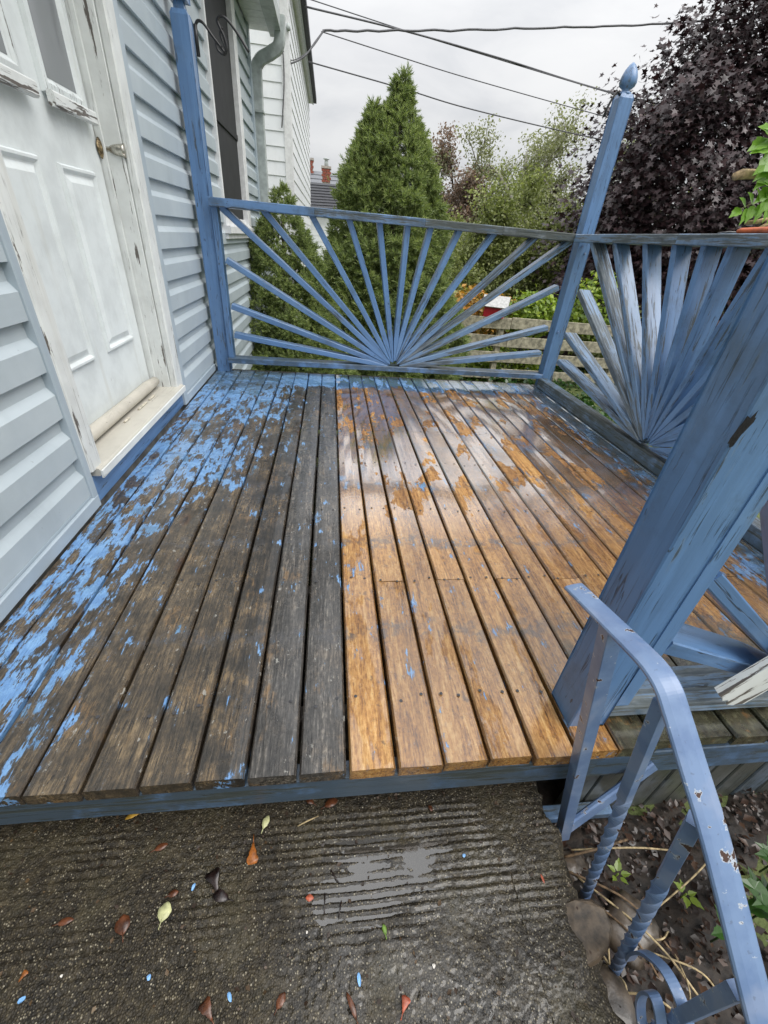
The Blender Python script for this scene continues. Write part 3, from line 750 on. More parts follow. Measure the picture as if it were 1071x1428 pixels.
# broken white painted board leaning on the front railing
wb0, wb1 = onY(1014, 972, .455), onY(1130, 905, .462)
pts = []
def broken_board():
    d = (wb1-wb0); L = .62; d.normalize(); fr_ = frame_to(d, (0, 1, 0)); n = 14
    v, f = [], []
    for i in range(n):
        y = -.045+.09*i/(n-1); e = -.02+.030*abs(mnoise.noise(Vector((i*.9, 4, 0))))+(.03*abs(y)/.045 if y > 0 else .012*abs(y)/.045)
        for z, xo in ((-.009, 0), (.009, .004)):
            v.append((y, z, e+xo)); v.append((y, z, L))
    for i in range(n-1):
        a = i*4; b = a+4
        f += [(a, a+1, b+1, b), (a+2, b+2, b+3, a+3), (a, b, b+2, a+2), (a+1, a+3, b+3, b+1)]
    f += [(0, 2, 3, 1), ((n-1)*4, (n-1)*4+1, (n-1)*4+3, (n-1)*4+2)]
    o = link('broken_board', pymesh('broken_board', v, f), M['peel'], None, (.95, 0, 0))
    o.matrix_basis = Matrix.Translation(wb0) @ fr_.to_4x4(); return o
tag(broken_board(), 'splintered white painted board with a jagged end, leaning across the front slats', 'board')

# ------------------------------------------------------------------ iron handrail
P0 = Vector((.683, .44, -.399))*U_; P0.z = P0.z
leanv = Vector((-.231, .004, 1)); nl = leanv.cross(Vector((0, 1, 0)))
def onH(px, py, off=0.0):
    d = _ray(px, py); t_ = nl.dot(P0-Vector((0, 0, CAMH-.9))-Vector((0, 0, .9)))/nl.dot(d)
    p = d*t_; p.z += CAMH; return p+nl.normalized()*off
ih = empty('iron_handrail', tuple(P0), 'bent iron stair handrail with chipped pale blue paint and twisted balusters beside the concrete', 'handrail')
top = [onH(800, 818), onH(850, 867), onH(890, 906), onH(914, 932), onH(931, 960), onH(943, 995), onH(965, 1066), onH(1000, 1182), onH(1062, 1425), onH(1105, 1590)]
path = bez(top, 7)
sec = [(-1, -.10), (-1, .12), (-.88, .24), (-.4, .30), (.4, .30), (.88, .24), (1, .12), (1, -.10), (.8, -.22), (-.8, -.22)]
rads = [.0172]*len(path)
v, f = tube_arrays(path, rads, sect=sec, up0=leanv.normalized())
me = pymesh('top_bar', v, f)
link('top_bar', me, M['ironblue'], ih, (.16, .15, 0))
# ragged chips of bare metal along the left edge of the bar
sp0, sp1 = P0, onH(853, 874)
dirp = (sp1-sp0).normalized()
def sqbar(name, p0, p1, s, tw0=0.0, tw1=0.0, t_a=.2, t_b=.85, n=46, parent=None, color=(.2, .2, 0)):
    p0, p1 = Vector(p0), Vector(p1); P = [p0.lerp(p1, i/(n-1)) for i in range(n)]
    tw = []
    for i in range(n):
        q = min(1, max(0, (i/(n-1)-t_a)/(t_b-t_a))); tw.append(tw0+(tw1-tw0)*q)
    c = .93
    sct = [(c, -1), (1, -c), (1, c), (c, 1), (-c, 1), (-1, c), (-1, -c), (-c, -1)]
    v, f = tube_arrays(P, s, sect=sct, twist=tw, up0=(0, 1, 0))
    return link(name, pymesh(name, v, f), M['ironblue'], parent, color)
sqbar('newel_bar', sp0-dirp*.02, sp1, .0130, n=4, parent=ih, color=(.12, .2, 0))
b1t, b1b = onH(918, 995), onH(815, 1250)
b2t, b2b = onH(962, 1158), onH(855, 1355)
sqbar('baluster', b1b, b1t+(b1t-b1b).normalized()*.03,   .0086, 0, 17.5, .03, .66, n=90, parent=ih, color=(.1, .25, 0))
sqbar('baluster', b2b, b2t+(b2t-b2b).normalized()*.03, .0086, 0, 18, .02, .72, n=90, parent=ih, color=(.1, .25, 0))
b3t, b3b = onH(1030, 1379), onH(880, 1452)
sqbar('baluster', b3b, b3t, .0086, 0, 11, .1, .6, parent=ih, color=(.1, .25, 0))
flat = [(-1, -.3), (1, -.3), (1, .3), (-1, .3)]
sc = bez([onH(878, 1338), onH(886, 1329), onH(901, 1330), onH(925, 1350), onH(945, 1385), onH(960, 1430), onH(968, 1480)], 6)
v, f = tube_arrays(sc, .0085, sect=flat, up0=(0, 1, 0)); link('scroll', pymesh('scroll', v, f), M['ironblue'], ih, (.2, .3, 0))
sc = bez([onH(912, 1440, .02), onH(908, 1400, .02), onH(914, 1382, .02), onH(928, 1384, .02), onH(936, 1405, .02), onH(940, 1440, .02)], 6)
v, f = tube_arrays(sc, .0085, sect=flat, up0=(0, 1, 0)); link('scroll', pymesh('scroll', v, f), M['ironblue'], ih, (.45, .5, 0))
v, f = tube_arrays([onH(826, 1409, -.04), onH(838, 1440, -.04)], .011, sect=flat, up0=(0, 1, 0)); link('base_plate', pymesh('base_plate', v, f), M['ironblue'], ih, (.3, .3, 0))
br0 = P0+Vector((-.012, -.004, .012)); br1 = onY(912, 1066, YF+.036)
beam('brace', br0, br1, .044, .014, M['ironblue'], ih, (0, 1, 0), (.3, .35, 0))

# ------------------------------------------------------------------ house
XW = -.842
house = empty('blue_house', (XW, 2.5, 0), 'house wall in pale blue vinyl siding with a white door and a dark window', 'house')
def siding_mesh(y0, y1, h=.1425):
    prof = [(-.024, .007), (-.002, 0), (0.004, .002), (.0035, .074), (-.0145, .098), (-.0165, h+.006)]
    v = [(x, y, z) for y in (y0, y1) for x, z in prof]; n = len(prof)
    f = [(k, k+n, k+n+1, k+1) for k in range(n-1)]+[tuple(range(n)), tuple(range(2*n-1, n-1, -1))]
    return pymesh('siding_plank', v, f)
ROW0 = .062
secs = {'left': (-1.2, 1.372), 'mid': (2.552, 4.15), 'under': (4.15, 5.36), 'end': (5.362, 6.22)}
MS = {k: siding_mesh(*v) for k, v in secs.items()}
wallback = box('wall', (-1.3, -1.2, -1.3), (-1.0, 6.2, 3.6), M['foundation'], house)
for x0, x1, y0, y1, z0, z1 in ((-1.0, XW-.022, -1.2, 1.40, -1.3, 3.6), (-1.0, XW-.022, 2.48, 6.2, -1.3, 3.6), (-1.0, XW-.022, 1.40, 2.48, 2.25, 3.6), (-1.0, XW-.022, 1.40, 2.48, -1.3, -.01)):
    box('wall', (x0, y0, z0), (x1, y1, z1), M['foundation'], house)
for r in range(-8, 21):
    z = ROW0+.1425*r
    for k, me in MS.items():
        if k == 'left' and z < 0: continue
        if k == 'mid' and z < 0: continue
        if k == 'under' and .80 < z < 2.75: continue
        o = link('siding_plank', me, M['siding'], house); o.matrix_basis = Matrix.Translation((XW, 0, z))
me_low = siding_mesh(3.36, 4.15)
for r in range(-8, 0):
    o = link('siding_plank', me_low, M['siding'], house); o.matrix_basis = Matrix.Translation((XW, 0, ROW0+.1425*r))
for (y0, y1) in ((-1.2, 1.40), (2.552, 3.25)):
    box('starter_trim', (XW-.02, y0, .004), (XW+.013, y1, .050), M['trimblue'], house, axis='y'); box('starter_trim', (XW-.02, y0, .050), (XW+.004, y1, .064), M['trimblue'], house, axis='y')
box('channel_trim', (XW-.02, 1.372, .03), (XW+.012, 1.404, 2.3), M['trimblue'], house)
box('channel_trim', (XW-.02, 2.494, .004), (XW+.012, 2.552, 2.3), M['trimblue'], house)
# door opening: casing, jambs, sill, riser, door leaf with panels and lites
df = box('door_frame', (XW-.10, 1.4045, .135), (XW+.016, 1.482, 2.3), M['peel'], house, (.6, 0, 0), c=.006)
box('door_casing', (XW-.02, 2.398, .130), (XW+.016, 2.4935, 2.3), M['peel'], df, (.5, 0, 0), c=.006)
box('door_jamb', (XW-.155, 2.392, .13), (XW-.0205, 2.4935, 2.3), M['peel'], df, (.75, 0, 0), c=.002)
box('door_stop', (XW-.125, 2.3835, .15), (XW-.085, 2.3915, 2.3), M['peel'], df, (.5, 0, 0))
box('door_head', (XW-.155, 1.482, 2.18), (XW+.016, 2.392, 2.3), M['peel'], df, (.3, 0, 0), 'y')
box('door_sill', (XW-.155, 1.430, .108), (XW+.030, 2.452, .138), M['sill'], house, (.35, 0, 0), 'y', c=.006)
box('sill_nosing', (XW+.0305, 1.428, .102), (XW+.038, 2.456, .132), M['peel'], house, (.4, 0, 0), 'y')
box('riser_board', (XW-.03, 1.405, .002), (XW-.002, 2.494, .1075), M['blue'], house, (.10, .15, 0), 'y')
XD = -.955
door = box('door', (XD-.04, 1.484, .165), (XD, 2.376, 2.178), M['door'], house, (.12, 0, 0), c=.002)
def ring_panel(name, y0, y1, z0, z1, prof, mat, color=(.1, 0, 0)):
    """embossed panel: nested rectangles at (inset, height above the door face)"""
    v, f = [], []
    for ins, hh in prof:
        for y, z in ((y0+ins, z0+ins), (y1-ins, z0+ins), (y1-ins, z1-ins), (y0+ins, z1-ins)): v.append((XD+hh, y, z))
    for i in range(len(prof)-1):
        for k in range(4): a, b = i*4+k, i*4+(k+1) % 4; f.append((a, b, b+4, a+4))
    f.append(tuple((len(prof)-1)*4+k for k in range(4)))
    return link(name, pymesh(name, v, f), mat, door, color)
emb = [(0, .0003), (.006, .012), (.014, .012), (.024, .001), (.030, .001), (.052, .011)]
ring_panel('door_panel', 1.600, 1.885, .40, 1.045, emb, M['door']); ring_panel('door_panel', 2.005, 2.285, .40, 1.040, emb, M['door'])
for y0, y1 in ((1.595, 1.930), (2.035, 2.335)):
    ring_panel('door_lite', y0, y1, 1.225, 2.10, [(0, .0003), (.004, .015), (.028, .017), (.040, .006), (.046, .003)], M['door'], (.55, 0, 0))
    box('lite_glass', (XD+.0032, y0+.046, 1.27), (XD+.0045, y1-.046, 2.05), M['curtain'], door)
    box('lite_sill', (XD+.0165, y0-.004, 1.190), (XD+.040, y1+.004, 1.232), M['peel'], door, (.9, 0, 0), 'y', c=.005)
kp = onX(141, 207, XD+.006)
def axis_lathe(name, prof, c, mat, parent, ns=20):
    v, f = [], []
    for r, xx_ in prof:
        for k in range(ns): a = 2*math.pi*k/ns; v.append((c.x+xx_, c.y+r*math.cos(a), c.z+r*math.sin(a)))
    for i in range(len(prof)-1):
        for k in range(ns): a, b = i*ns+k, i*ns+(k+1) % ns; f.append((a, b, b+ns, a+ns))
    f.append(tuple((len(prof)-1)*ns+k for k in range(ns)))
    return link(name, pymesh(name, v, f, True), mat, parent)
axis_lathe('knob_rose', [(.038, 0), (.037, .005), (.024, .011), (.013, .013)], kp, M['brass'], door)
axis_lathe('door_knob', [(.010, .012), (.010, .032), (.016, .042), (.021, .060), (.025, .088), (.024, .094), (.002, .095)], kp, M['nickel'], door, 8)
sw = tube('door_sweep', [(XD+.028, 1.484, .172), (XD+.028, 1.7, .174), (XD+.027, 2.0, .173), (XD+.028, 2.25, .176), (XD+.028, 2.372, .174)], [.027, .027, .026, .027, .022], M['sweep'], door, 12, color=(.35, 0, 0))
for y, l in ((1.86, .05), (2.02, .10), (2.16, .07)):
    box('caulk_strip', (XD+.058, y, .139), (XD+.068, y+l, .147), M['caulk'], house, axis='y')
# window
wn = box('window_frame', (XW-.02, 4.150, .90), (XW+.022, 4.182, 2.80), M['whiteplain'], house)
box('window_frame', (XW-.02, 5.20, .90), (XW+.030, 5.36, 2.80), M['whiteplain'], house)
box('window_sill', (XW-.02, 4.150, .848), (XW+.050, 5.36, .90), M['whiteplain'], house, axis='y'); box('window_apron', (XW-.02, 4.160, .81), (XW+.026, 5.35, .847), M['whiteplain'], house, axis='y')
g_ = box('window_pane', (XW-.03, 4.182, 1.60), (XW-.012, 5.20, 2.80), M['screen'], house)
box('window_pane', (XW-.03, 4.182, .96), (XW-.018, 5.20, 1.555), M['screen'], house)
box('window_sash', (XW-.03, 4.182, 1.556), (XW-.006, 5.20, 1.599), M['screen'], house, axis='y')
box('window_sash', (XW-.03, 4.182, .9005), (XW-.004, 5.20, .959), M['whiteplain'], house, axis='y')
# corner trim, downspout, eave
box('corner_trim', (XW-.10, 6.2205, -1.3), (XW+.016, 6.31, 2.66), M['trimblue'], house)
dsx = XW+.055
dsp = bez([(dsx, 6.37, -1.2), (dsx, 6.37, 1.0), (dsx, 6.37, 2.18), (dsx+.03, 6.36, 2.36), (dsx+.16, 6.33, 2.43), (dsx+.25, 6.31, 2.50), (dsx+.27, 6.30, 2.70)], 6)
sq = [(-1, -.6), (-.85, -.8), (.85, -.8), (1, -.6), (1, .6), (.85, .8), (-.85, .8), (-1, .6)]
v, f = tube_arrays(dsp, .052, sect=sq, up0=(0, 1, 0)); link('downspout', pymesh('downspout', v, f, False), M['gutter'], house)
for z in (1.96, .4): box('pipe_strap', (XW, 6.30, z), (dsx+.058, 6.436, z+.018), M['gutter'], house)
for i in range(6):
    box('soffit_panel', (XW+.002, 5.45+i*.16, 2.60), (XW+.20, 5.605+i*.16, 2.612), M['whiteplain'], house)
box('eave_gutter', (XW+.205, 1.0, 2.58), (XW+.33, 6.45, 2.70), M['gutter'], house, axis='y')
rv = [(XW-1.5, -1.3, 3.9), (XW+.25, -1.3, 2.71), (XW+.25, 6.5, 2.71), (XW-1.5, 6.5, 3.9)]
link('roof', pymesh('roof', rv+[(a, b, c+.06) for a, b, c in rv], [(0, 1, 2, 3), (4, 7, 6, 5), (0, 4, 5, 1), (1, 5, 6, 2), (2, 6, 7, 3), (3, 7, 4, 0)]), M['roof'], house)

# ------------------------------------------------------------------ bracket on the left post
hb = empty('plant_bracket', (-.724, 3.29, 1.6), 'black wrought iron scrolled plant bracket fixed high on the left post', 'bracket')
def hp(px, py): return onY(px, py, 3.29)
tube('back_plate', [hp(277, 79), hp(274, 55), hp(272, 34)], .010, M['iron'], hb, 6)
tube('arm', bez([hp(272, 36), hp(276, 29), hp(284, 33), hp(296, 50), hp(309, 67)], 6), .007, M['iron'], hb, 6)
tube('scroll', bez([hp(309, 67), hp(314, 73), hp(316, 66), hp(312, 50), hp(305, 35), hp(303, 27), hp(309, 23), hp(318, 29), hp(332, 48), hp(347, 73)], 6), .007, M['iron'], hb, 6)
tube('inner_scroll', bez([hp(300, 58), hp(304, 70), hp(312, 76), hp(315, 70), hp(307, 48), hp(310, 38)], 6), .0055, M['iron'], hb, 6)

# ------------------------------------------------------------------ neighbours
wh = empty('white_house', (-.6, 9, -1.3), 'white clapboard house with a dark eave just behind the blue house', 'house')
box('wall', (-5, 8.53, -1.5), (-.63, 16, 4.2), M['whitesiding'], wh)
def clap(a, b, axis, h=.176):
    pr = [(.004, -.03), (0, -.001), (.016, 0.0), (.003, h)] if False else [(-.02, 0), (.014, 0), (.003, h)]
    if axis == 'x': v = [(s, -p, z) for s in (a, b) for p, z in pr]
    else: v = [(p, s, z) for s in (a, b) for p, z in pr]
    return pymesh('clapboard', v, [(0, 3, 4, 1), (1, 4, 5, 2), (0, 2, 5, 3), (0, 1, 2), (3, 5, 4)])
cx1 = clap(-2.6, -.70, 'x'); cy1 = clap(8.64, 16, 'y')
for r in range(0, 30):
    z = -1.02+.176*r
    o = link('clapboard', cx1, M['whitesiding'], wh); o.matrix_basis = Matrix.Translation((0, 8.515, z))
    o = link('clapboard', cy1, M['whitesiding'], wh); o.matrix_basis = Matrix.Translation((-.615, 0, z))
box('corner_board', (-.70, 8.49, -1.5), (-.585, 8.515, 4.2), M['whiteplain'], wh); box('corner_board', (-.615, 8.516, -1.5), (-.585, 8.64, 4.2), M['whiteplain'], wh)
box('soffit', (-.63, 8.2, 3.92), (-.52, 16.1, 3.95), M['whiteplain'], wh, axis='y')
box('fascia', (-.519, 8.2, 3.90), (-.49, 16.1, 4.08), M['gutter'], wh, axis='y')
box('eave_gutter', (-.489, 8.2, 3.94), (-.41, 16.15, 4.06), M['roof'], wh, axis='y')
for px, py in ((383, 42), (392, 42), (402, 43)):
    p = onY(px, py, 8.46); tube('insulator', [p, p+Vector((0, 0, .03)), p+Vector((0, 0, .07))], [.02, .03, .02], M['gutter'], wh, 8)
wp = [onY(393, 178, 8.47), onY(396, 120, 8.47), onY(395, 80, 8.47), onY(393, 70, 8.45)]
tube('meter_wire', bez(wp, 5), .009, M['cable'], wh, 5)
# far roof with chimney
dh = empty('dark_roofed_house', (-.3, 20, -1.5), 'distant white house with a black shingle roof below the brick chimney', 'house')
def quad3(name, pts_, th, mat, parent):
    P = [Vector(p) for p in pts_]; nn = (P[1]-P[0]).cross(P[2]-P[0]).normalized()*th
    v = P+[p-nn for p in P]; return link(name, pymesh(name, v, [(0, 1, 2, 3), (7, 6, 5, 4), (0, 4, 5, 1), (1, 5, 6, 2), (2, 6, 7, 3), (3, 7, 4, 0)]), mat, parent)
def rl(a, b, s): return Vector(a).lerp(Vector(b), s)
A0, A1, B1, B0 = (-1.02, 20, 1.70), (3.2, 20, 1.86), (3.2, 21.6, 2.72), (-.84, 21.6, 2.62)
for i in range(9):
    s0, s1 = i/9, (i+1)/9
    quad3('shingle_course', [rl(A0, B0, s0)+Vector((0, -.01, .03)), rl(A1, B1, s0)+Vector((0, -.01, .03)), rl(A1, B1, s1), rl(A0, B0, s1)], .03, M['roof'], dh)
box('fascia', (-1.05, 19.95, 1.53), (3.2, 19.99, 1.66), M['whiteplain'], dh, axis='x')
box('wall', (-.9, 20.2, -1.6), (3.1, 21.6, 1.62), M['whitesiding'], dh)
for r in range(16): 
    cc = clap(-.9, 3.1, 'x', .2) if r == 0 else cc
    o = link('clapboard', cc, M['whitesiding'], dh); o.matrix_basis = Matrix.Translation((0, 20.19, -1.55+.2*r))
gh = empty('grey_roofed_house', (0, 26, -1.5), 'grey roof ridge with two red brick chimneys, farthest behind', 'house')
A0, A1, B1, B0 = (-1.6, 25, 2.2), (5, 25, 2.4), (5, 27, 3.55), (-1.6, 27, 3.52)
for i in range(7):
    s0, s1 = i/7, (i+1)/7
    quad3('shingle_course', [rl(A0, B0, s0)+Vector((0, -.01, .03)), rl(A1, B1, s0)+Vector((0, -.01, .03)), rl(A1, B1, s1), rl(A0, B0, s1)], .03, M['greyroof'], gh)
box('wall', (-1.5, 25.3, -1.6), (4.9, 27, 2.3), M['whitesiding'], gh)
def chimney(x, y, z0, rows, wx, pot):
    c = box('chimney', (x-wx/2+.01, y-.22, z0-.3), (x+wx/2-.01, y+.22, z0+rows*.1), M['mortar'], gh)
    bm_ = beam_mesh(.085, wx/2-.02, .05, c=.003)
    for r in range(rows):
        for k in (0, 1):
            off = (.25 if r % 2 else 0)
            bx_ = x-wx/2+(k+.5)*wx/2
            o = link('brick', bm_, M['brick'], c); o.matrix_basis = Matrix.Translation((0, 0, 0))
            o.matrix_parent_inverse = Matrix(); o.matrix_basis = parent_mw(c).inverted() @ Matrix.Translation((bx_+(.03 if r % 2 else -.03), y-.225, z0+r*.1))
    box('chimney_cap', (x-wx/2-.03, y-.27, z0+rows*.1), (x+wx/2+.03, y+.27, z0+rows*.1+.09), M['mortar'], gh)
    if pot: lathe('chimney_pot', [(.10, 0), (.085, .16), (.075, .24), (.14, .26), (.14, .29), (.06, .31)], (x, y, z0+rows*.1+.09), M['gutter'], gh, 10)
p = onY(455, 250, 25); chimney(p.x, 25.3, p.z-.10, 5, .40, True)
p = onY(433, 235, 27); chimney(p.x-.02, 27, p.z-.3, 6, .32, False)
sh = empty('white_gabled_house', (4.1, 21, -1.5), 'small white roofed house peeping between the spruce and the trees', 'house')
p = onY(606, 352, 21); box('wall', (p.x-.8, 20.6, -1.5), (p.x+.6, 22, p.z), M['whitesiding'], sh)
quad3('roof', [(p.x-.95, 20.4, p.z-.05), (p.x+.75, 20.4, p.z-.05), (p.x+.3, 21.6, p.z+.55), (p.x-.5, 21.6, p.z+.55)], .06, M['whiteplain'], sh)

# ------------------------------------------------------------------ yard fence, bird house
fe = empty('yard_fence', (4, 8, -1.2), 'weathered post and board fence across the yard beyond the deck', 'fence')
for zc, hgt in ((-.20, .19), (-.50, .19), (-.80, .19), (-1.10, .17)):
    for i in range(4):
        x0 = .9+i*2.4
        beam('fence_board', (x0, 8.0, zc+random.uniform(-.015, .015)), (x0+2.39, 8.0, zc+random.uniform(-.015, .015)), .03, hgt, M['fencewood'], fe, (0, 0, 1))
for x0 in (.9, 3.15, 5.6, 8.0, 10.4): box('fence_post', (x0-.05, 8.02, -1.5), (x0+.05, 8.12, -.12), M['fencewood'], fe)
bp = onY(690, 433, 8.02)
bh = empty('bird_house', (bp.x, 8.03, -.105), 'small red bird house with a white roof on the yard fence', 'bird house')
hw, hd, hz = .18, .11, .20
v = [(-hw, -hd, 0), (hw, -hd, 0), (hw, hd, 0), (-hw, hd, 0), (-hw, -hd, hz), (hw, -hd, hz), (hw, hd, hz), (-hw, hd, hz), (-hw, 0, hz+.11), (hw, 0, hz+.11)]
o = link('box_body', pymesh('body', v, [(3, 2, 1, 0), (0, 1, 5, 4), (2, 3, 7, 6), (1, 2, 6, 9, 5), (3, 0, 4, 8, 7), (4, 5, 9, 8), (6, 7, 8, 9)]), M['red'], bh)
RB = Matrix.Translation((bp.x, 8.03, -.105)) @ Matrix.Rotation(R(-24), 4, 'Z'); o.matrix_basis = RB
for s in (-1, 1):
    P = [Vector((-hw-.05, s*(hd+.05), hz-.04)), Vector((hw+.05, s*(hd+.05), hz-.04)), Vector((hw+.05, 0, hz+.125)), Vector((-hw-.05, 0, hz+.125))]
    quad3('roof_board', [RB @ q for q in P], .02*s, M['gutterwhite'], bh)
v, f = tube_arrays([RB @ Vector((hw+.001, 0, .13)), RB @ Vector((hw+.004, 0, .13))], .04, 12); link('entrance_hole', pymesh('hole', v, f), M['iron'], bh)

# ------------------------------------------------------------------ overhead cables
def cable(pts_, r, label, sag=0.0, wob=0.0):
    P = bez(pts_, 12); r *= .62
    if wob: P = [p+Vector((0, 0, wob*math.sin(i*1.3)*random.random())) for i, p in enumerate(P)]
    o = tube('utility_cable', P, r, M['cable'], None, 6); return tag(o, label, 'cable', 'overhead utility cables')
cable([onY(425, 9, 10), onY(560, 42, 10.3), onY(700, 82, 10.6), onY(860, 131, 11), onY(1090, 186, 11.6)], .021, 'thick overhead cable slanting down behind the acorn finial post')
cable([onY(420, -5, 10.2), onY(560, 41, 10.4), onY(660, 72, 10.6), onY(845, 128, 10.8), onY(1080, 196, 11.2)], .012, 'thin upper overhead wire crossing just above the thick cable')
cable([onY(450, 43, 9.2), onY(520, 43, 9.4), onY(640, 42, 9.8), onY(800, 38, 10.3), onY(960, 31, 10.8), onY(1100, 17, 11.2)], .024, 'twisted overhead service cable running almost level across the sky', wob=.012)
cable([onY(448, 44, 9.6), onY(560, 80, 9.9), onY(660, 111, 10.3), onY(845, 163, 10.7), onY(1050, 218, 11.3)], .012, 'thin overhead wire slanting down in the middle of the sky')
cable([onY(430, 86, 9.8), onY(560, 123, 10.1), onY(660, 153, 10.4), onY(840, 195, 10.8), onY(1030, 232, 11.3)], .016, 'lowest overhead wire passing over the tip of the spruce')
cable([onY(452, 42, 9.2), onY(440, 58, 9.1), onY(425, 78, 8.9), onY(402, 89, 8.7), onY(362, 88, 8.47)], .018, 'looped service cable drooping from the level wire to the white house')
cable([onY(452, 43, 9.2), onY(432, 70, 9.0), onY(408, 84, 8.8), onY(396, 72, 8.5), onY(391, 66, 8.46)], .011, 'thin looped wire hanging on the corner of the white house')

# ------------------------------------------------------------------ conifers
def conifer(label, bx_, by_, zb, zt, rb, n, size, lean=(0, 0), ex=.8, second=None):
    root = empty('spruce_tree', (bx_, by_, zb), label, 'tree')
    H = zt-zb
    tr = [(bx_+lean[0]*s, by_+lean[1]*s, zb+H*s) for s in np.linspace(-.05, .97, 8)]
    tube('trunk', tr, [.085*(1-.9*i/7)*H/3+.006 for i in range(8)], M['bark'], root, 8)
    P, Nn, Tt, S = [], [], [], []
    for i in range(n//14):
        s = 1-math.sqrt(rng.random())*.995
        if rng.random() < .12: s = rng.random()
        th = rng.random()*2*math.pi
        prof = (float(np.interp(s, [0, .2, .405, .6, .72, .82, .88, .93, 1.0], [1.0, .96, .78, .56, .43, .31, .18, .08, .02])) if ex < .6 else (1-s)**ex)
        bump = 1+.20*mnoise.noise(Vector((math.cos(th)*2.2, math.sin(th)*2.2, s*H*2.4+bx_)))+.13*mnoise.noise(Vector((math.cos(th)*6.5, math.sin(th)*6.5, s*H*6+bx_)))
        rr = rb*prof*bump*(1-.30*rng.random()**2.2)
        rr = max(rr, .02)
        p = np.array([bx_+lean[0]*s+rr*math.cos(th), by_+lean[1]*s+rr*math.sin(th), zb+H*s])
        axis = np.array([math.cos(th), math.sin(th), .25+.9*s]); axis /= np.linalg.norm(axis)
        csz = size*(.7+.7*rng.random())*(1.15-.5*s)
        for q in range(14):
            o_ = rng.normal(size=3); o_ /= np.linalg.norm(o_); o_ = axis*.75+o_*.85
            P.append(p+o_*csz*.35); Tt.append(o_); Nn.append(rng.normal(size=3)); S.append(csz*(.7+.5*rng.random()))
    if second:
        sx, sz0, sz1, sr, m_ = second
        for i in range(m_):
            s = 1-math.sqrt(rng.random()); th = rng.random()*6.283; rr = sr*(1-s)**.9*(1+.25*rng.normal())
            P.append(np.array([sx+rr*math.cos(th), by_-.05+rr*math.sin(th), sz0+(sz1-sz0)*s])); Tt.append(np.array([math.cos(th), math.sin(th), 1.2])+rng.normal(size=3)*.3)
            Nn.append(rng.normal(size=3)); S.append(size*(.6+.5*rng.random()))
    me = leaves_mesh('crown', np.array(P), np.array(Nn), np.array(S), SPRIG, np.array(Tt))
    o = link('crown', me, M['spruce'], root); o['kind'] = 'stuff'
    return root
conifer('tall dense green spruce with a ragged tip standing behind the back railing', .82, 7.0, -1.25, 2.58, 1.20, 52000, .110, (.03, 0), .50, second=(.52, 1.3, 2.30, .34, 4500))
conifer('small dark green spruce beside the corner of the blue house', -.50, 5.45, -1.05, 1.25, .80, 30000, .075, (0, 0), .68)

# ------------------------------------------------------------------ broadleaf trees
def branch_tree(base, H, R_, levels, seed, spread=.75, up=.35, trunk_r=.16, first=.35, nb=5):
    r = np.random.default_rng(seed); segs = []; tips = []
    def grow(p, d, L, rad, lv):
        pts_ = [p]; q = p.copy(); dd = d.copy(); n = 4
        for i in range(n):
            dd = dd+r.normal(size=3)*.13+np.array([0, 0, .05]); dd /= np.linalg.norm(dd); q = q+dd*L/n; pts_.append(q.copy())
            if lv >= levels-1: tips.append(q.copy())
        segs.append((pts_, [rad*(1-.45*i/n) for i in range(n+1)]))
        if lv < levels:
            k = nb if lv == 0 else int(r.integers(3, 5))
            for j in range(k):
                s = 1.0 if j == 0 else r.uniform(first if lv == 0 else .3, 1)
                i0 = min(n-1, int(s*n)); a = pts_[i0] if s < 1 else pts_[-1]
                nd = dd*up+r.normal(size=3)*spread; nd[2] = nd[2]*.7+.28; nd /= np.linalg.norm(nd)
                grow(a.copy(), nd, L*r.uniform(.52, .75), rad*.55, lv+1)
    grow(np.array(base, float), np.array([r.normal()*.05, r.normal()*.05, 1.0]), H*.46, trunk_r, 0)
    return segs, np.array(tips)
def broadleaf(name, label, base, H, seed, mat, n, size, bark, spread=.75, levels=4, cl=.20, trunk_r=.14, group='trees beyond the fence', tpl=LEAF, wide=1.0):
    root = empty(name, base, label, 'tree', group)
    segs, tips = branch_tree(base, H, 1, levels, seed, spread, trunk_r=trunk_r)
    b_ = np.array(base); top_ = np.percentile(tips[:, 2], 98)-base[2]; sc_ = np.array([wide, wide, 1.0])*(H*1.26/top_)
    sh_ = np.array([tips[:, 0].mean()-base[0], 0, 0])*sc_
    fx = lambda q: b_+(q-b_)*sc_-sh_*np.clip((q[2]-base[2])/top_, 0, 1)
    segs = [([fx(q) for q in p], rd) for p, rd in segs]; tips = np.array([fx(q) for q in tips])
    parts = [tube_arrays(p, [max(q, .008) for q in rd], 5 if rd[0] < .05 else 7) for p, rd in segs]
    v, f = join_arrays(parts); link('trunk', pymesh('trunk', v, f, True), bark, root)
    n = int(n*3.4); size = size*.58
    k = rng.integers(0, len(tips), n)
    pos = tips[k]+rng.normal(size=(n, 3))*cl*np.array([1, 1, .7])
    nr = rng.normal(size=(n, 3))*.7+np.array([0, 0, .8])
    tipd = rng.normal(size=(n, 3))+np.array([0, 0, -.5])
    o = link('crown', leaves_mesh('crown', pos, nr, size*(.6+.8*rng.random(n)), tpl, tipd), mat, root); o['kind'] = 'stuff'
    return root
def at_(px, py, D): return onY(px, py, D)
def btree(px, D, top_py, seed, mat, n, size, bark, label, **k):
    a = at_(px, 330, D); tz = at_(px, top_py, D).z
    return broadleaf(k.pop('name', 'broadleaf_tree'), label, (a.x, D, -1.45), (tz+1.45)*.80, seed, M[mat], n, size, M[bark], **k)
btree(628, 19, 222, 11, 'russet', 11000, .17, 'bark', 'reddish brown autumn tree just right of the tall spruce', cl=.2)
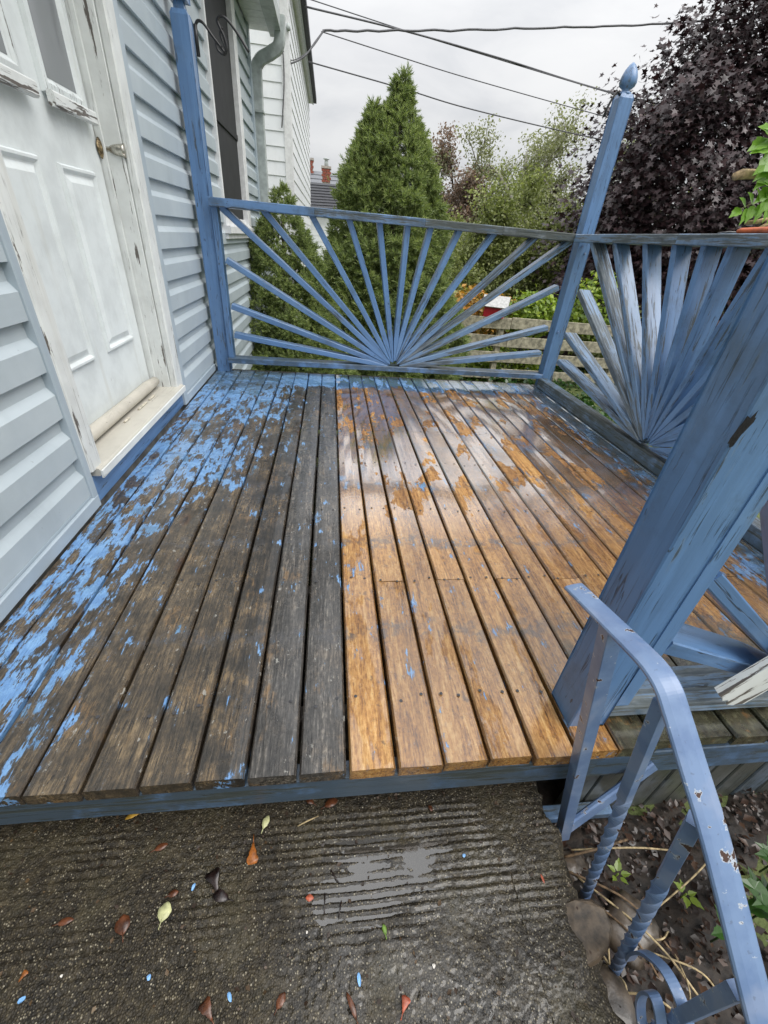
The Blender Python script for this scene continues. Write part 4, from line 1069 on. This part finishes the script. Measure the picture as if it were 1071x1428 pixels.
btree(722, 17, 178, 12, 'olive', 11000, .15, 'palebark', 'airy grey green tree with pale bare limbs between the spruce and the acorn post', cl=.17)
btree(812, 17.5, 172, 13, 'olive', 8000, .15, 'palebark', 'thin grey green tree crown rising directly behind the acorn post', cl=.17)
btree(690, 13.5, 292, 14, 'green', 11000, .13, 'bark', 'mid green bushy tree low in front of the airy tree', cl=.2, spread=.95, trunk_r=.12)
btree(772, 12.5, 258, 15, 'green', 13000, .125, 'bark', 'yellow green tree with a dark leaning trunk left of the acorn post', cl=.2, spread=.95, trunk_r=.12)
btree(640, 15, 318, 16, 'green', 9000, .14, 'bark', 'low green tree touching the right flank of the spruce', cl=.22, spread=1.0)
btree(1000, 20, 300, 17, 'olive', 6000, .17, 'bark', 'green tree glimpsed through gaps behind the purple maple', cl=.24)

# purple maple
pm = empty('purple_maple', (7.0, 10.2, -1.35), 'big maple with dark purple leaves filling the upper right corner', 'tree')
segs, tips = branch_tree((7.0, 10.2, -1.4), 5.2, 1, 3, 31, .8, trunk_r=.26)
v, f = join_arrays([tube_arrays(p, [max(q, .012) for q in rd], 6) for p, rd in segs]); link('trunk', pymesh('trunk', v, f, True), M['bark'], pm)
for (q0, q1) in (((5.1, 9.2, -1.3), (4.4, 8.9, .6)), ((7.0, 10.2, .6), (4.9, 8.9, 3.2))):
    pass
C0 = np.array([8.7, 10.8, .5]); RX = np.array([3.7, 2.9, 5.1])
def crown_pos(n, lo):
    d = rng.normal(size=(n, 3)); d /= np.linalg.norm(d, axis=1, keepdims=True)
    d[:, 1] = np.where(rng.random(n) < .72, -np.abs(d[:, 1]), d[:, 1])
    rad = np.array([1+.17*mnoise.noise(Vector(q*2.6))+.10*mnoise.noise(Vector(q*7)) for q in d])
    rad *= lo+(1-lo)*rng.random(n)**.6
    return C0+d*RX*rad[:, None], d
P1, D1 = crown_pos(74000, .60)
ctr = P1[rng.integers(0, len(P1), 3000)]
k = rng.integers(0, len(ctr), 40000); P2 = ctr[k]+rng.normal(size=(40000, 3))*np.array([.19, .19, .09]); D2 = (P2-C0)/RX
PP = np.concatenate([P1, P2]); DD = np.concatenate([D1, D2])
# thin it out where the sky shows through
hole = np.array([mnoise.noise(Vector(p*1.05)) for p in PP]); keep = hole > -.68
keep &= PP[:, 2] > -1.2
PP, DD = PP[keep], DD[keep]
nr = DD*np.array([.5, .5, .3])+rng.normal(size=PP.shape)*.5+np.array([0, -.25, .75]); td = DD*.7+np.array([0, -.3, -.9])+rng.normal(size=PP.shape)*.55
szs = .108*(.6+.7*rng.random(len(PP)))
order = np.argsort(np.linalg.norm(PP-np.array([0, 0, .9]), axis=1))
# the leaves nearest to us stay single pieces
inview = [i for i in order if (lambda q: q.dot(_f) > 0 and -.97 < q.dot(_r)/q.dot(_f)/(535.5/FPX) < .97 and q.dot(_u)/q.dot(_f) < .95*714/FPX and q.dot(_u)/q.dot(_f) > 375/FPX)(Vector(PP[i])-Vector((0, 0, .9)))][:300]
rest = np.setdiff1d(np.arange(len(PP)), np.array(inview))
o = link('foliage', leaves_mesh('foliage', PP[rest], nr[rest], szs[rest], MAPLE, td[rest]), M['purple'], pm); o['kind'] = 'stuff'
lm_ = pymesh('leaf', MAPLE[0].tolist(), [tuple(range(10))])
for i in inview:
    n_ = Vector(nr[i]).normalized(); y_ = Vector(td[i]); y_ = (y_-n_*y_.dot(n_)).normalized(); x_ = y_.cross(n_)
    o = link('leaf', lm_, M['purple'], pm)
    s = float(szs[i]); o.matrix_basis = Matrix.Translation(PP[i]) @ Matrix(((x_.x*s, y_.x*s, n_.x*s, 0), (x_.y*s, y_.y*s, n_.y*s, 0), (x_.z*s, y_.z*s, n_.z*s, 0), (0, 0, 0, 1)))

# shrubs in the yard
def shrub(label, c, r3, n, size, mat, seed, group='shrubs along the yard fence'):
    root = empty('shrub', (c[0], c[1], -1.35), label, 'shrub', group)
    rg = np.random.default_rng(seed)
    st = []
    for i in range(7):
        a = rg.random()*6.28; st.append(tube_arrays([(c[0], c[1], -1.35), (c[0]+.3*r3[0]*math.cos(a), c[1]+.3*r3[1]*math.sin(a), (c[2]-1.35)/2), (c[0]+.75*r3[0]*math.cos(a), c[1]+.75*r3[1]*math.sin(a), c[2]+.3*r3[2])], [.02, .014, .006], 5))
    v, f = join_arrays(st); link('stem', pymesh('stem', v, f, True), M['bark'], root)
    d = rg.normal(size=(n, 3)); d /= np.linalg.norm(d, axis=1, keepdims=True)
    rad = np.array([1+.35*mnoise.noise(Vector(q*3)+Vector((seed, 0, 0))) for q in d])*(.35+.65*rg.random(n)**.5)
    pos = np.array(c)+d*np.array(r3)*rad[:, None]
    o = link('foliage', leaves_mesh('foliage', pos, d+rg.normal(size=(n, 3))*.6+np.array([0, 0, .5]), size*(.6+.8*rg.random(n)), LEAF), M[mat], root); o['kind'] = 'stuff'
a = at_(655, 428, 8.6); shrub('amber and yellow shrub behind the fence left of the red bird house', (a.x, 8.7, a.z-.2), (.62, .4, .55), 1800, .09, 'amber', 5)
a = at_(702, 424, 8.7); shrub('small orange leaved shrub behind the red bird house', (a.x+.1, 9.0, a.z-.25), (.4, .3, .4), 800, .08, 'amber', 6)
a = at_(752, 432, 8.3); shrub('bright lime green shrub over the fence right of the bird house', (a.x, 8.5, a.z-.12), (.62, .35, .42), 1700, .09, 'lime', 7)
a = at_(835, 420, 8.6); shrub('lime green shrub seen through the worn spokes right of the finial post', (a.x+.1, 8.8, a.z-.25), (.7, .4, .75), 1800, .09, 'lime', 8)
a = at_(700, 490, 7.4); shrub('low green plants between the fence boards and the deck edge', (a.x-.1, 8.35, -1.0), (1.5, .22, .42), 2600, .08, 'lime', 9)
a = at_(615, 430, 9.6); shrub('dull green bush at the foot of the spruce', (a.x+.1, 9.8, -.5), (.9, .5, .8), 2200, .10, 'green', 10)
a = at_(905, 440, 8.4); shrub('mixed green bush low behind the right railing', (a.x, 8.9, -.6), (1.3, .6, .8), 2600, .10, 'green', 12)
n = 9000
gx2 = rng.uniform(1.9, 9.5, n); gy2 = rng.uniform(3.0, 9.5, n)
pos = np.stack([gx2, gy2, np.array([gz(a, b) for a, b in zip(gx2, gy2)])+.16*rng.random(n)*(1+np.array([mnoise.noise(Vector((a*1.3, b*1.3, 4))) for a, b in zip(gx2, gy2)]))], -1)
tag(link('ground_cover', leaves_mesh('ground_cover', pos, rng.normal(size=(n, 3))*.6+np.array([0, 0, .8]), .10*(.5+.9*rng.random(n)), LEAF), M['weed']), kind='stuff')
# a far belt of woodland closes the view
n = 16000
th = rng.random(n); X_ = -16+64*th; Hh = 2.2+.9*np.array([mnoise.noise(Vector((q*.25, 0, 0))) for q in X_])+.5*np.array([mnoise.noise(Vector((q*.9, 3, 0))) for q in X_])
pos = np.stack([X_, 34+4*rng.random(n), -1.5+(Hh+1.2)*rng.random(n)**.7], -1)
tag(link('far_woodland', leaves_mesh('far_woodland', pos, rng.normal(size=(n, 3))+np.array([0, -.6, .4]), .42*(.6+.8*rng.random(n)), LEAF), M['olive']), kind='stuff')

# ------------------------------------------------------------------ vine and secateurs by the right railing
VX, VY = 2.02, 2.25
vn = empty('climbing_vine', (VX, VY, -.7), 'bright green climbing plant with cut woody stems at the right edge above the railing', 'vine')
tube('stem', bez([(VX+.15, VY+.05, -.75), (VX+.12, VY, .2), (VX+.2, VY, .9), (VX+.12, VY, 1.3), (VX+.25, VY, 1.7)], 6), [.03-.0008*i for i in range(25)], M['bark'], vn, 8)
def vp(px, py, y=VY): return onY(px, py, y)
tube('cut_branch', [vp(1024, 246), vp(1033, 243), vp(1050, 243), vp(1075, 240), (VX+.15, VY, 1.28)], [.016, .020, .019, .018, .018], M['cutwood'], vn, 7)
tube('cut_branch', [vp(1040, 311), vp(1056, 309), vp(1080, 303), (VX+.18, VY, 1.0)], [.009, .010, .012, .012], M['cutwood'], vn, 7)
tube('cut_branch', [vp(1052, 322), vp(1062, 316), vp(1080, 308)], [.006, .007, .009], M['cutwood'], vn, 7)
lf = pymesh('leaf', [(0, 0, 0), (.22, .16, .03), (.30, .36, .05), (.24, .42, .03), (.22, .62, .02), (.12, .72, .0), (0, 1, -.08), (-.12, .72, 0), (-.22, .62, .02), (-.24, .42, .03), (-.30, .36, .05), (-.22, .16, .03), (0, .5, -.02)],
            [(i, (i+1) % 12, 12) for i in range(12)])
LFM = {}
def leaf_of(mat):
    if mat not in LFM: LFM[mat] = lf.copy(); LFM[mat].materials.clear()
    return LFM[mat]
def vleaf(px, py, ang, s, ty=-.3, y=VY-.03, nm='leaf'):
    p = vp(px, py, y); d = Vector((math.cos(ang), ty, math.sin(ang))).normalized(); nn_ = Vector((random.uniform(-.3, .3), -.75, .55)); nn_ = (nn_-d*nn_.dot(d)).normalized(); x_ = d.cross(nn_)
    o = link(nm, lf, M['vine'], vn)
    o.matrix_basis = Matrix.Translation(p) @ Matrix(((x_.x*s, d.x*s, nn_.x*s, 0), (x_.y*s, d.y*s, nn_.y*s, 0), (x_.z*s, d.z*s, nn_.z*s, 0), (0, 0, 0, 1)))
tube('leaf_stalk', bez([vp(1020, 300), vp(1040, 288), vp(1062, 281), vp(1085, 282)], 4), .003, M['stalk'], vn, 5)
for px, py, a, s in ((1034, 291, 3.5, .075), (1040, 288, 2.5, .075), (1042, 290, 4.3, .075), (1050, 284, 2.4, .08), (1052, 286, 4.2, .08), (1060, 281, 2.3, .08), (1062, 283, 4.4, .085), (1070, 281, 2.2, .08), (1072, 284, 4.5, .08), (1080, 282, 2.4, .08), (1080, 286, 4.4, .08)):
    vleaf(px, py, a+.2, s)
for px, py, a, s in ((1080, 188, 3.0, .12), (1078, 200, 3.5, .13), (1085, 215, 3.8, .14), (1079, 222, 4.0, .12), (1075, 235, 4.1, .11), (1082, 250, 3.3, .12), (1074, 262, 3.9, .10), (1078, 265, 4.3, .12), (1070, 195, 3.6, .11), (1084, 205, 2.8, .12), (1090, 180, 3.2, .12), (1066, 300, .3, .06), (1090, 230, 3.4, .14), (1088, 262, 3.0, .13)):
    vleaf(px, py, a, s)
se = empty('secateurs', (1.70, 2.02, 1.036), 'pruning secateurs with orange handles lying on the right railing', 'secateurs')
def sp_(px, py): q = onZ(px, py, 1.044); return q
s0 = Vector((1.665, 1.985, 1.046))
tube('handle', bez([(1.645, 1.72, 1.047), (1.672, 1.80, 1.048), (1.682, 1.87, 1.048), (1.69, 1.93, 1.047)], 5), [.006]+[.011]*14+[.007], M['orange'], se, 8)
tube('handle', bez([(1.715, 1.72, 1.047), (1.698, 1.80, 1.048), (1.692, 1.87, 1.048), (1.684, 1.93, 1.047)], 5), [.006]+[.011]*14+[.007], M['orange'], se, 8)
tube('blade', [(1.69, 1.925, 1.043), (1.684, 1.96, 1.043), (1.692, 2.00, 1.042), (1.706, 2.04, 1.041)], [.007, .013, .010, .002], M['steel'], se, 6, sect=[(-1, -.25), (1, -.25), (1, .25), (-1, .25)])
tube('blade', [(1.686, 1.925, 1.043), (1.676, 1.96, 1.043), (1.672, 1.99, 1.042), (1.680, 2.03, 1.041)], [.006, .008, .006, .002], M['steel'], se, 6, sect=[(-1, -.25), (1, -.25), (1, .25), (-1, .25)])

# ------------------------------------------------------------------ planting bed: stones, stalks, weeds, litter
def rock(loc, s, seed, label, flat=1.0, rot=0.0, mat='stone', poly=None):
    v, f = [], []; n, m_ = 14, 8
    for i in range(m_+1):
        ph = math.pi*i/m_
        for k in range(n):
            a = 2*math.pi*k/n; d = Vector((math.sin(ph)*math.cos(a), math.sin(ph)*math.sin(a), math.cos(ph)))
            d2 = Vector((abs(d.x)**.6*math.copysign(1, d.x), abs(d.y)**.6*math.copysign(1, d.y), abs(d.z)**.5*math.copysign(1, d.z)))
            rr = .8+.22*mnoise.noise(d*1.6+Vector((seed*3, 0, 0)))+.08*mnoise.noise(d*5+Vector((seed, 0, 0)))
            v.append((d2.x*s[0]*rr, d2.y*s[1]*rr, d2.z*s[2]*rr))
    for i in range(m_):
        for k in range(n): a, b = i*n+k, i*n+(k+1) % n; f.append((a, a+n, b+n, b))
    o = link('stone', pymesh('stone', v, f, True), M[mat]); o.location = loc; o.rotation_euler = (random.uniform(-.1, .1), random.uniform(-.1, .1), rot)
    return tag(o, label, 'stone', 'stones beside the slab')
def slate(poly, z, th, label):
    P = [onZ(a, b, z) for a, b in poly]; n = len(P); cz = sum(P, Vector())/n
    v = [tuple(cz+(q-cz)*.90+Vector((0, 0, .004*mnoise.noise(q*30)+.006))) for q in P]+[tuple(q+Vector((0, 0, .003*mnoise.noise(q*40)))) for q in P]+[tuple(cz+(q-cz)*1.02-Vector((0, 0, th))) for q in P]
    f = [tuple(range(n-1, -1, -1))]+[(r*n+k, r*n+(k+1) % n, (r+1)*n+(k+1) % n, (r+1)*n+k) for r in (0, 1) for k in range(n)]
    return tag(link('stone', pymesh('stone', v, f), M['slate']), label, 'stone', 'stones beside the slab')
slate([(781, 1259), (797, 1253), (822, 1254), (843, 1266), (853, 1292), (850, 1322), (836, 1342), (819, 1352), (806, 1340), (797, 1314), (788, 1284)], -.238, .12, 'flat brown slate stone wedged against the slab edge under the balusters')
p = onZ(880, 1290, -.40); rock((p.x, p.y, -.43), (.09, .07, .05), 2, 'mossy rounded stone in the bed behind the flat slate', rot=.6)
p = onZ(795, 1390, -.36); rock((p.x+.07, p.y-.02, -.42), (.09, .09, .09), 3, 'rough stone under the crumbled slab corner at the bottom', rot=.1)
p = onZ(850, 1215, -.44); rock((p.x-.09, p.y+.02, -.45), (.05, .05, .03), 4, 'small dark stone by the foot of the iron post')
stk = [((790, 1190), (885, 1160)), ((785, 1205), (960, 1330)), ((800, 1210), (1000, 1395)), ((812, 1238), (935, 1360)), ((800, 1180), (945, 1175)), ((890, 1316), (1020, 1378)), ((830, 1305), (905, 1428)), ((835, 1255), (862, 1340)), ((900, 1305), (945, 1290)), ((945, 1320), (975, 1428)), ((860, 1350), (870, 1425)), ((870, 1380), (975, 1420)), ((900, 1280), (1010, 1180))]
desc = ['arching over to the plank skirt', 'crossing from the slab edge to the scroll', 'longest, running under both balusters', 'thin, crossing the slate stone corner', 'lying flat along the skirt boards', 'leading from the scroll to the handrail', 'dropping past the lower stones', 'short and upright on the slate', 'short, leaning behind the thick baluster', 'standing behind the scroll', 'short, at the very bottom by the slab', 'lying below the scroll', 'running up behind the handrail']
for (a, b), dn in zip(stk, desc):
    p0, p1 = onZ(*a, -.40), onZ(*b, -.38); mid = (p0+p1)/2+Vector((random.uniform(-.02, .02), random.uniform(-.02, .02), .008)); p0.z = -.425; p1.z = -.43
    tag(tube('dry_stalk', bez([p0, mid, p1], 6), random.uniform(.0015, .0032), M['stalk'] if random.random() < .7 else M['twig'], None, 6), 'dry straw coloured stalk in the bed, '+dn, 'stalk', 'dry stalks in the bed')
n = 7000
lx = rng.uniform(.56, 2.0, n); ly = rng.uniform(-.35, .475, n)
pos = np.stack([lx, ly, np.array([-.447+.05*mnoise.noise(Vector((a*5, b*5, 1)))+.02*mnoise.noise(Vector((a*16, b*16, 2))) for a, b in zip(lx, ly)])+rng.random(n)*.02], -1)
tag(link('leaf_litter', leaves_mesh('leaf_litter', pos, rng.normal(size=(n, 3))*.45+np.array([0, 0, 1]), .021*(.35+1.1*rng.random(n)**2), LEAF), M['litter']), kind='stuff')
def weed(c, n, s, label, mat='weed', hgt=.05, tpl='leaf'):
    root = empty('weed', c, label, 'plant', 'weeds in the bed')
    tube('stem', [Vector(c)-Vector((0, 0, .03)), Vector(c)+Vector((0, 0, hgt))], .0022, M[mat], root, 5)
    for k in range(n):
        a = 2*math.pi*k/n+random.uniform(-.3, .3); d = Vector((math.cos(a), math.sin(a), random.uniform(.1, .7))).normalized()
        up_ = Vector((0, 0, 1)); nn_ = (up_-d*up_.dot(d)).normalized(); x_ = d.cross(nn_); ss = s*random.uniform(.7, 1.2)
        o = link('leaf', leaf_of(mat), M[mat], root); q = Vector(c)+Vector((0, 0, hgt*random.uniform(.3, 1)))+d*.008
        o.matrix_basis = Matrix.Translation(q) @ Matrix(((x_.x*ss, d.x*ss, nn_.x*ss, 0), (x_.y*ss, d.y*ss, nn_.y*ss, 0), (x_.z*ss, d.z*ss, nn_.z*ss, 0), (0, 0, 0, 1)))
weed(onZ(858, 1222, -.41), 5, .028, 'lime green seedling between the twisted balusters', 'weedlime', .02)
weed(onZ(952, 1250, -.41), 5, .030, 'pale green seedling left of the handrail bar', 'weedlime', .02)
weed(onZ(1000, 1308, -.38), 4, .042, 'green weed half hidden under the handrail bar', 'weed', .05)
weed(onZ(1058, 1275, -.36), 11, .072, 'large dark green weed right of the handrail bar', 'weed', .08)
weed(onZ(1068, 1210, -.38), 6, .05, 'dark green weed at the frame edge below the skirt boards', 'weed', .06)

n = 900
lx = rng.uniform(-.84, .53, n); ly = rng.uniform(-.05, .46, n); ly[:260] = .475-.05*rng.random(260)**2
pos = np.stack([lx, ly, np.full(n, SZ+.0022)], -1)
tag(link('step_debris', leaves_mesh('step_debris', pos, rng.normal(size=(n, 3))*.35+np.array([0, 0, 1]), .010*(.25+rng.random(n)**3), LEAF), M['debris']), kind='stuff')
# ------------------------------------------------------------------ fallen leaves and chips on the concrete
def fallen(px, py, L, W, ang, mat, label, curl=.25, shape='leaf', stem=True, name='fallen_leaf', cat='leaf', z=None):
    p = onZ(px, py, SZ+.002); L *= .74; W *= .84
    v, f = [], []; n = 8
    for i in range(n+1):
        s = i/n; wd = W*math.sin(math.pi*min(1, max(0, s*.96+.02)))**.75*(1+.12*random.uniform(-1, 1))
        if shape == 'fan': wd = W*(.10+.9*s**1.3)*(1 if i < n else .55)*(1+.2*random.uniform(-1, 1))
        zc = .003+curl*L*.18*math.sin(s*3.1)
        for q in (-1, 0, 1): v.append((q*wd/2, (s-.5)*L, zc+(abs(q)*curl*wd*.28*(1+.4*random.uniform(-1, 1)))))
    for i in range(n):
        for q in (0, 1): a = i*3+q; f.append((a, a+1, a+4, a+3))
    if stem and shape != 'chip':
        o = len(v); v += [(-.0008, -L/2-L*.35, .002), (.0008, -L/2-L*.35, .002), (.0008, -L/2+.004, .004), (-.0008, -L/2+.004, .004)]; f.append((o, o+1, o+2, o+3))
    o = link(name, pymesh(name, v, f, True), M[mat]); md = o.modifiers.new('t', 'SOLIDIFY'); md.thickness = .0006
    o.location = p; o.rotation_euler = (0, 0, ang); return tag(o, label, cat, 'fallen leaves on the concrete')
fallen(188, 1137, .050, .016, 2.0, 'leafyellow', 'slim yellow leaf tucked under the deck edge', .5)
fallen(371, 1147, .036, .018, -.35, 'leafpale', 'pale grey green leaf just below the deck edge')
fallen(353, 1190, .055, .034, math.pi+.1, 'leaforange', 'folded orange brown leaf standing below the pale leaf', .6, 'fan')
fallen(230, 1272, .040, .030, -.15, 'leafpale', 'round pale yellow leaf with brown spots on open concrete', .1)
fallen(172, 1290, .042, .030, .35, 'leafbrown', 'shiny brown leaf left of the round pale leaf', .3)
fallen(300, 1230, .055, .040, .5, 'leafdark', 'black crumpled leaf on the left of the puddle', .8, 'fan')
fallen(308, 1252, .045, .022, 1.3, 'leafdark', 'dark shrivelled leaf touching the black crumpled one', .8)
fallen(432, 1253, .022, .013, 1.5, 'leafred', 'small salmon coloured leaf scrap at the puddle rim', .4, stem=False)
fallen(33, 1362, .020, .014, -.5, 'leaforange', 'tiny orange leaf scrap at the far left', .5, 'fan', False)
fallen(290, 1410, .040, .032, .7, 'leafbrown', 'crumpled reddish brown leaf at the bottom left of the middle', .7, 'fan')
fallen(490, 1403, .050, .010, .45, 'leafbrown', 'narrow curled brown leaf at the bottom edge', .8)
fallen(564, 1402, .030, .022, -.5, 'leafred', 'orange pink leaf at the bottom edge right of the curled one', .4, 'fan')
fallen(392, 1396, .030, .016, -.6, 'leafbrown', 'small brown leaf between the two bottom leaves', .5)
fallen(536, 1297, .022, .010, 0.2, 'leafgreen', 'tiny green leaf lying in the wet below the puddle', .3)
fallen(462, 1121, .045, .022, -1.2, 'leafbrown', 'brown leaf half under the deck fascia', .5)
fallen(92, 1286, .036, .014, -1.4, 'leafbrown', 'dull red brown leaf near the left frame edge', .3)
fallen(242, 1247, .026, .014, -1.3, 'leafbrown', 'small dark red leaf above the round pale leaf', .4)
fallen(756, 1226, .022, .006, .1, 'leafred', 'thin reddish leaf stalk near the right slab edge', .2, stem=False)
fallen(225, 1182, .036, .015, -1.2, 'leafbrown', 'faded brown leaf on the grooves at left', .2)
fallen(432, 1118, .03, .015, 1.0, 'leafbrown', 'ragged brown leaf in the shade of the fascia', .6)
fallen(600, 1128, .02, .010, .4, 'leafbrown', 'brown scrap under the fascia near the puddle', .5, stem=False)
def chip(px, py, L, W, ang, label, mat='chip', nm='paint_chip', cat='paint chip', grp='blue paint chips on the concrete'):
    p = onZ(px, py, SZ+.003); n = 9; v, f = [], []
    for zz_ in (0, .0012):
        for k in range(n):
            a = 2*math.pi*k/n; r_ = 1+.3*mnoise.noise(Vector((px*.37+math.cos(a), py*.21+math.sin(a), 0))); v.append((W*.42*r_*math.cos(a), L*.42*r_*math.sin(a), zz_+.001*math.cos(2*a)))
    f = [tuple(range(n-1, -1, -1)), tuple(range(n, 2*n))]+[(k, (k+1) % n, n+(k+1) % n, n+k) for k in range(n)]
    o = link(nm, pymesh(nm, v, f), M[mat]); o.location = p; o.rotation_euler = (random.uniform(-.1, .1), random.uniform(-.1, .1), ang); return tag(o, label, cat, grp)
chip(270, 1237, .014, .007, -.3, 'blue paint chip beside the black crumpled leaf')
chip(501, 1366, .022, .008, .1, 'longest blue paint chip, near the bottom middle')
chip(647, 1193, .009, .009, 0, 'blue paint chip right of the puddle')
chip(208, 1363, .010, .008, .2, 'small blue paint chip at lower left of middle')
chip(30, 1395, .014, .008, -1.0, 'blue paint chip in the bottom left corner')
chip(320, 1390, .018, .008, .5, 'grey blue paint flake near the bottom, left of the narrow brown leaf')
chip(605, 1347, .008, .008, 0, 'white pebble on the concrete right of the longest chip', 'pebble', 'pebble', 'pebble', 'pebbles on the concrete')
chip(86, 1361, .005, .005, 0, 'tiny white pebble near the left edge', 'pebble', 'pebble', 'pebble', 'pebbles on the concrete')
chip(428, 1300, .006, .005, 0, 'cream pebble below the salmon leaf scrap', 'pebble', 'pebble', 'pebble', 'pebbles on the concrete')
p0, p1 = onZ(415, 1152, SZ+.005), onZ(444, 1138, SZ+.006)
tag(tube('twig', [p0, (p0+p1)/2+Vector((0, 0, .002)), p1], .0016, M['stalk'], None, 6), 'short straw twig on the concrete under the deck edge', 'twig')
for (a, b), lb in zip((((461, 1213), (472, 1231)), ((453, 1245), (452, 1275)), ((476, 1256), (472, 1280))), ('dark needle floating at the left of the puddle', 'dark needle standing below the puddle left end', 'short dark needle right of the other one')):
    p0, p1 = onZ(*a, SZ+.003), onZ(*b, SZ+.003); tag(tube('needle', [p0, (p0+p1)/2+Vector((0, 0, .001)), p1], .0014, M['leafdark'], None, 5), lb, 'needle', 'needles in the puddle')
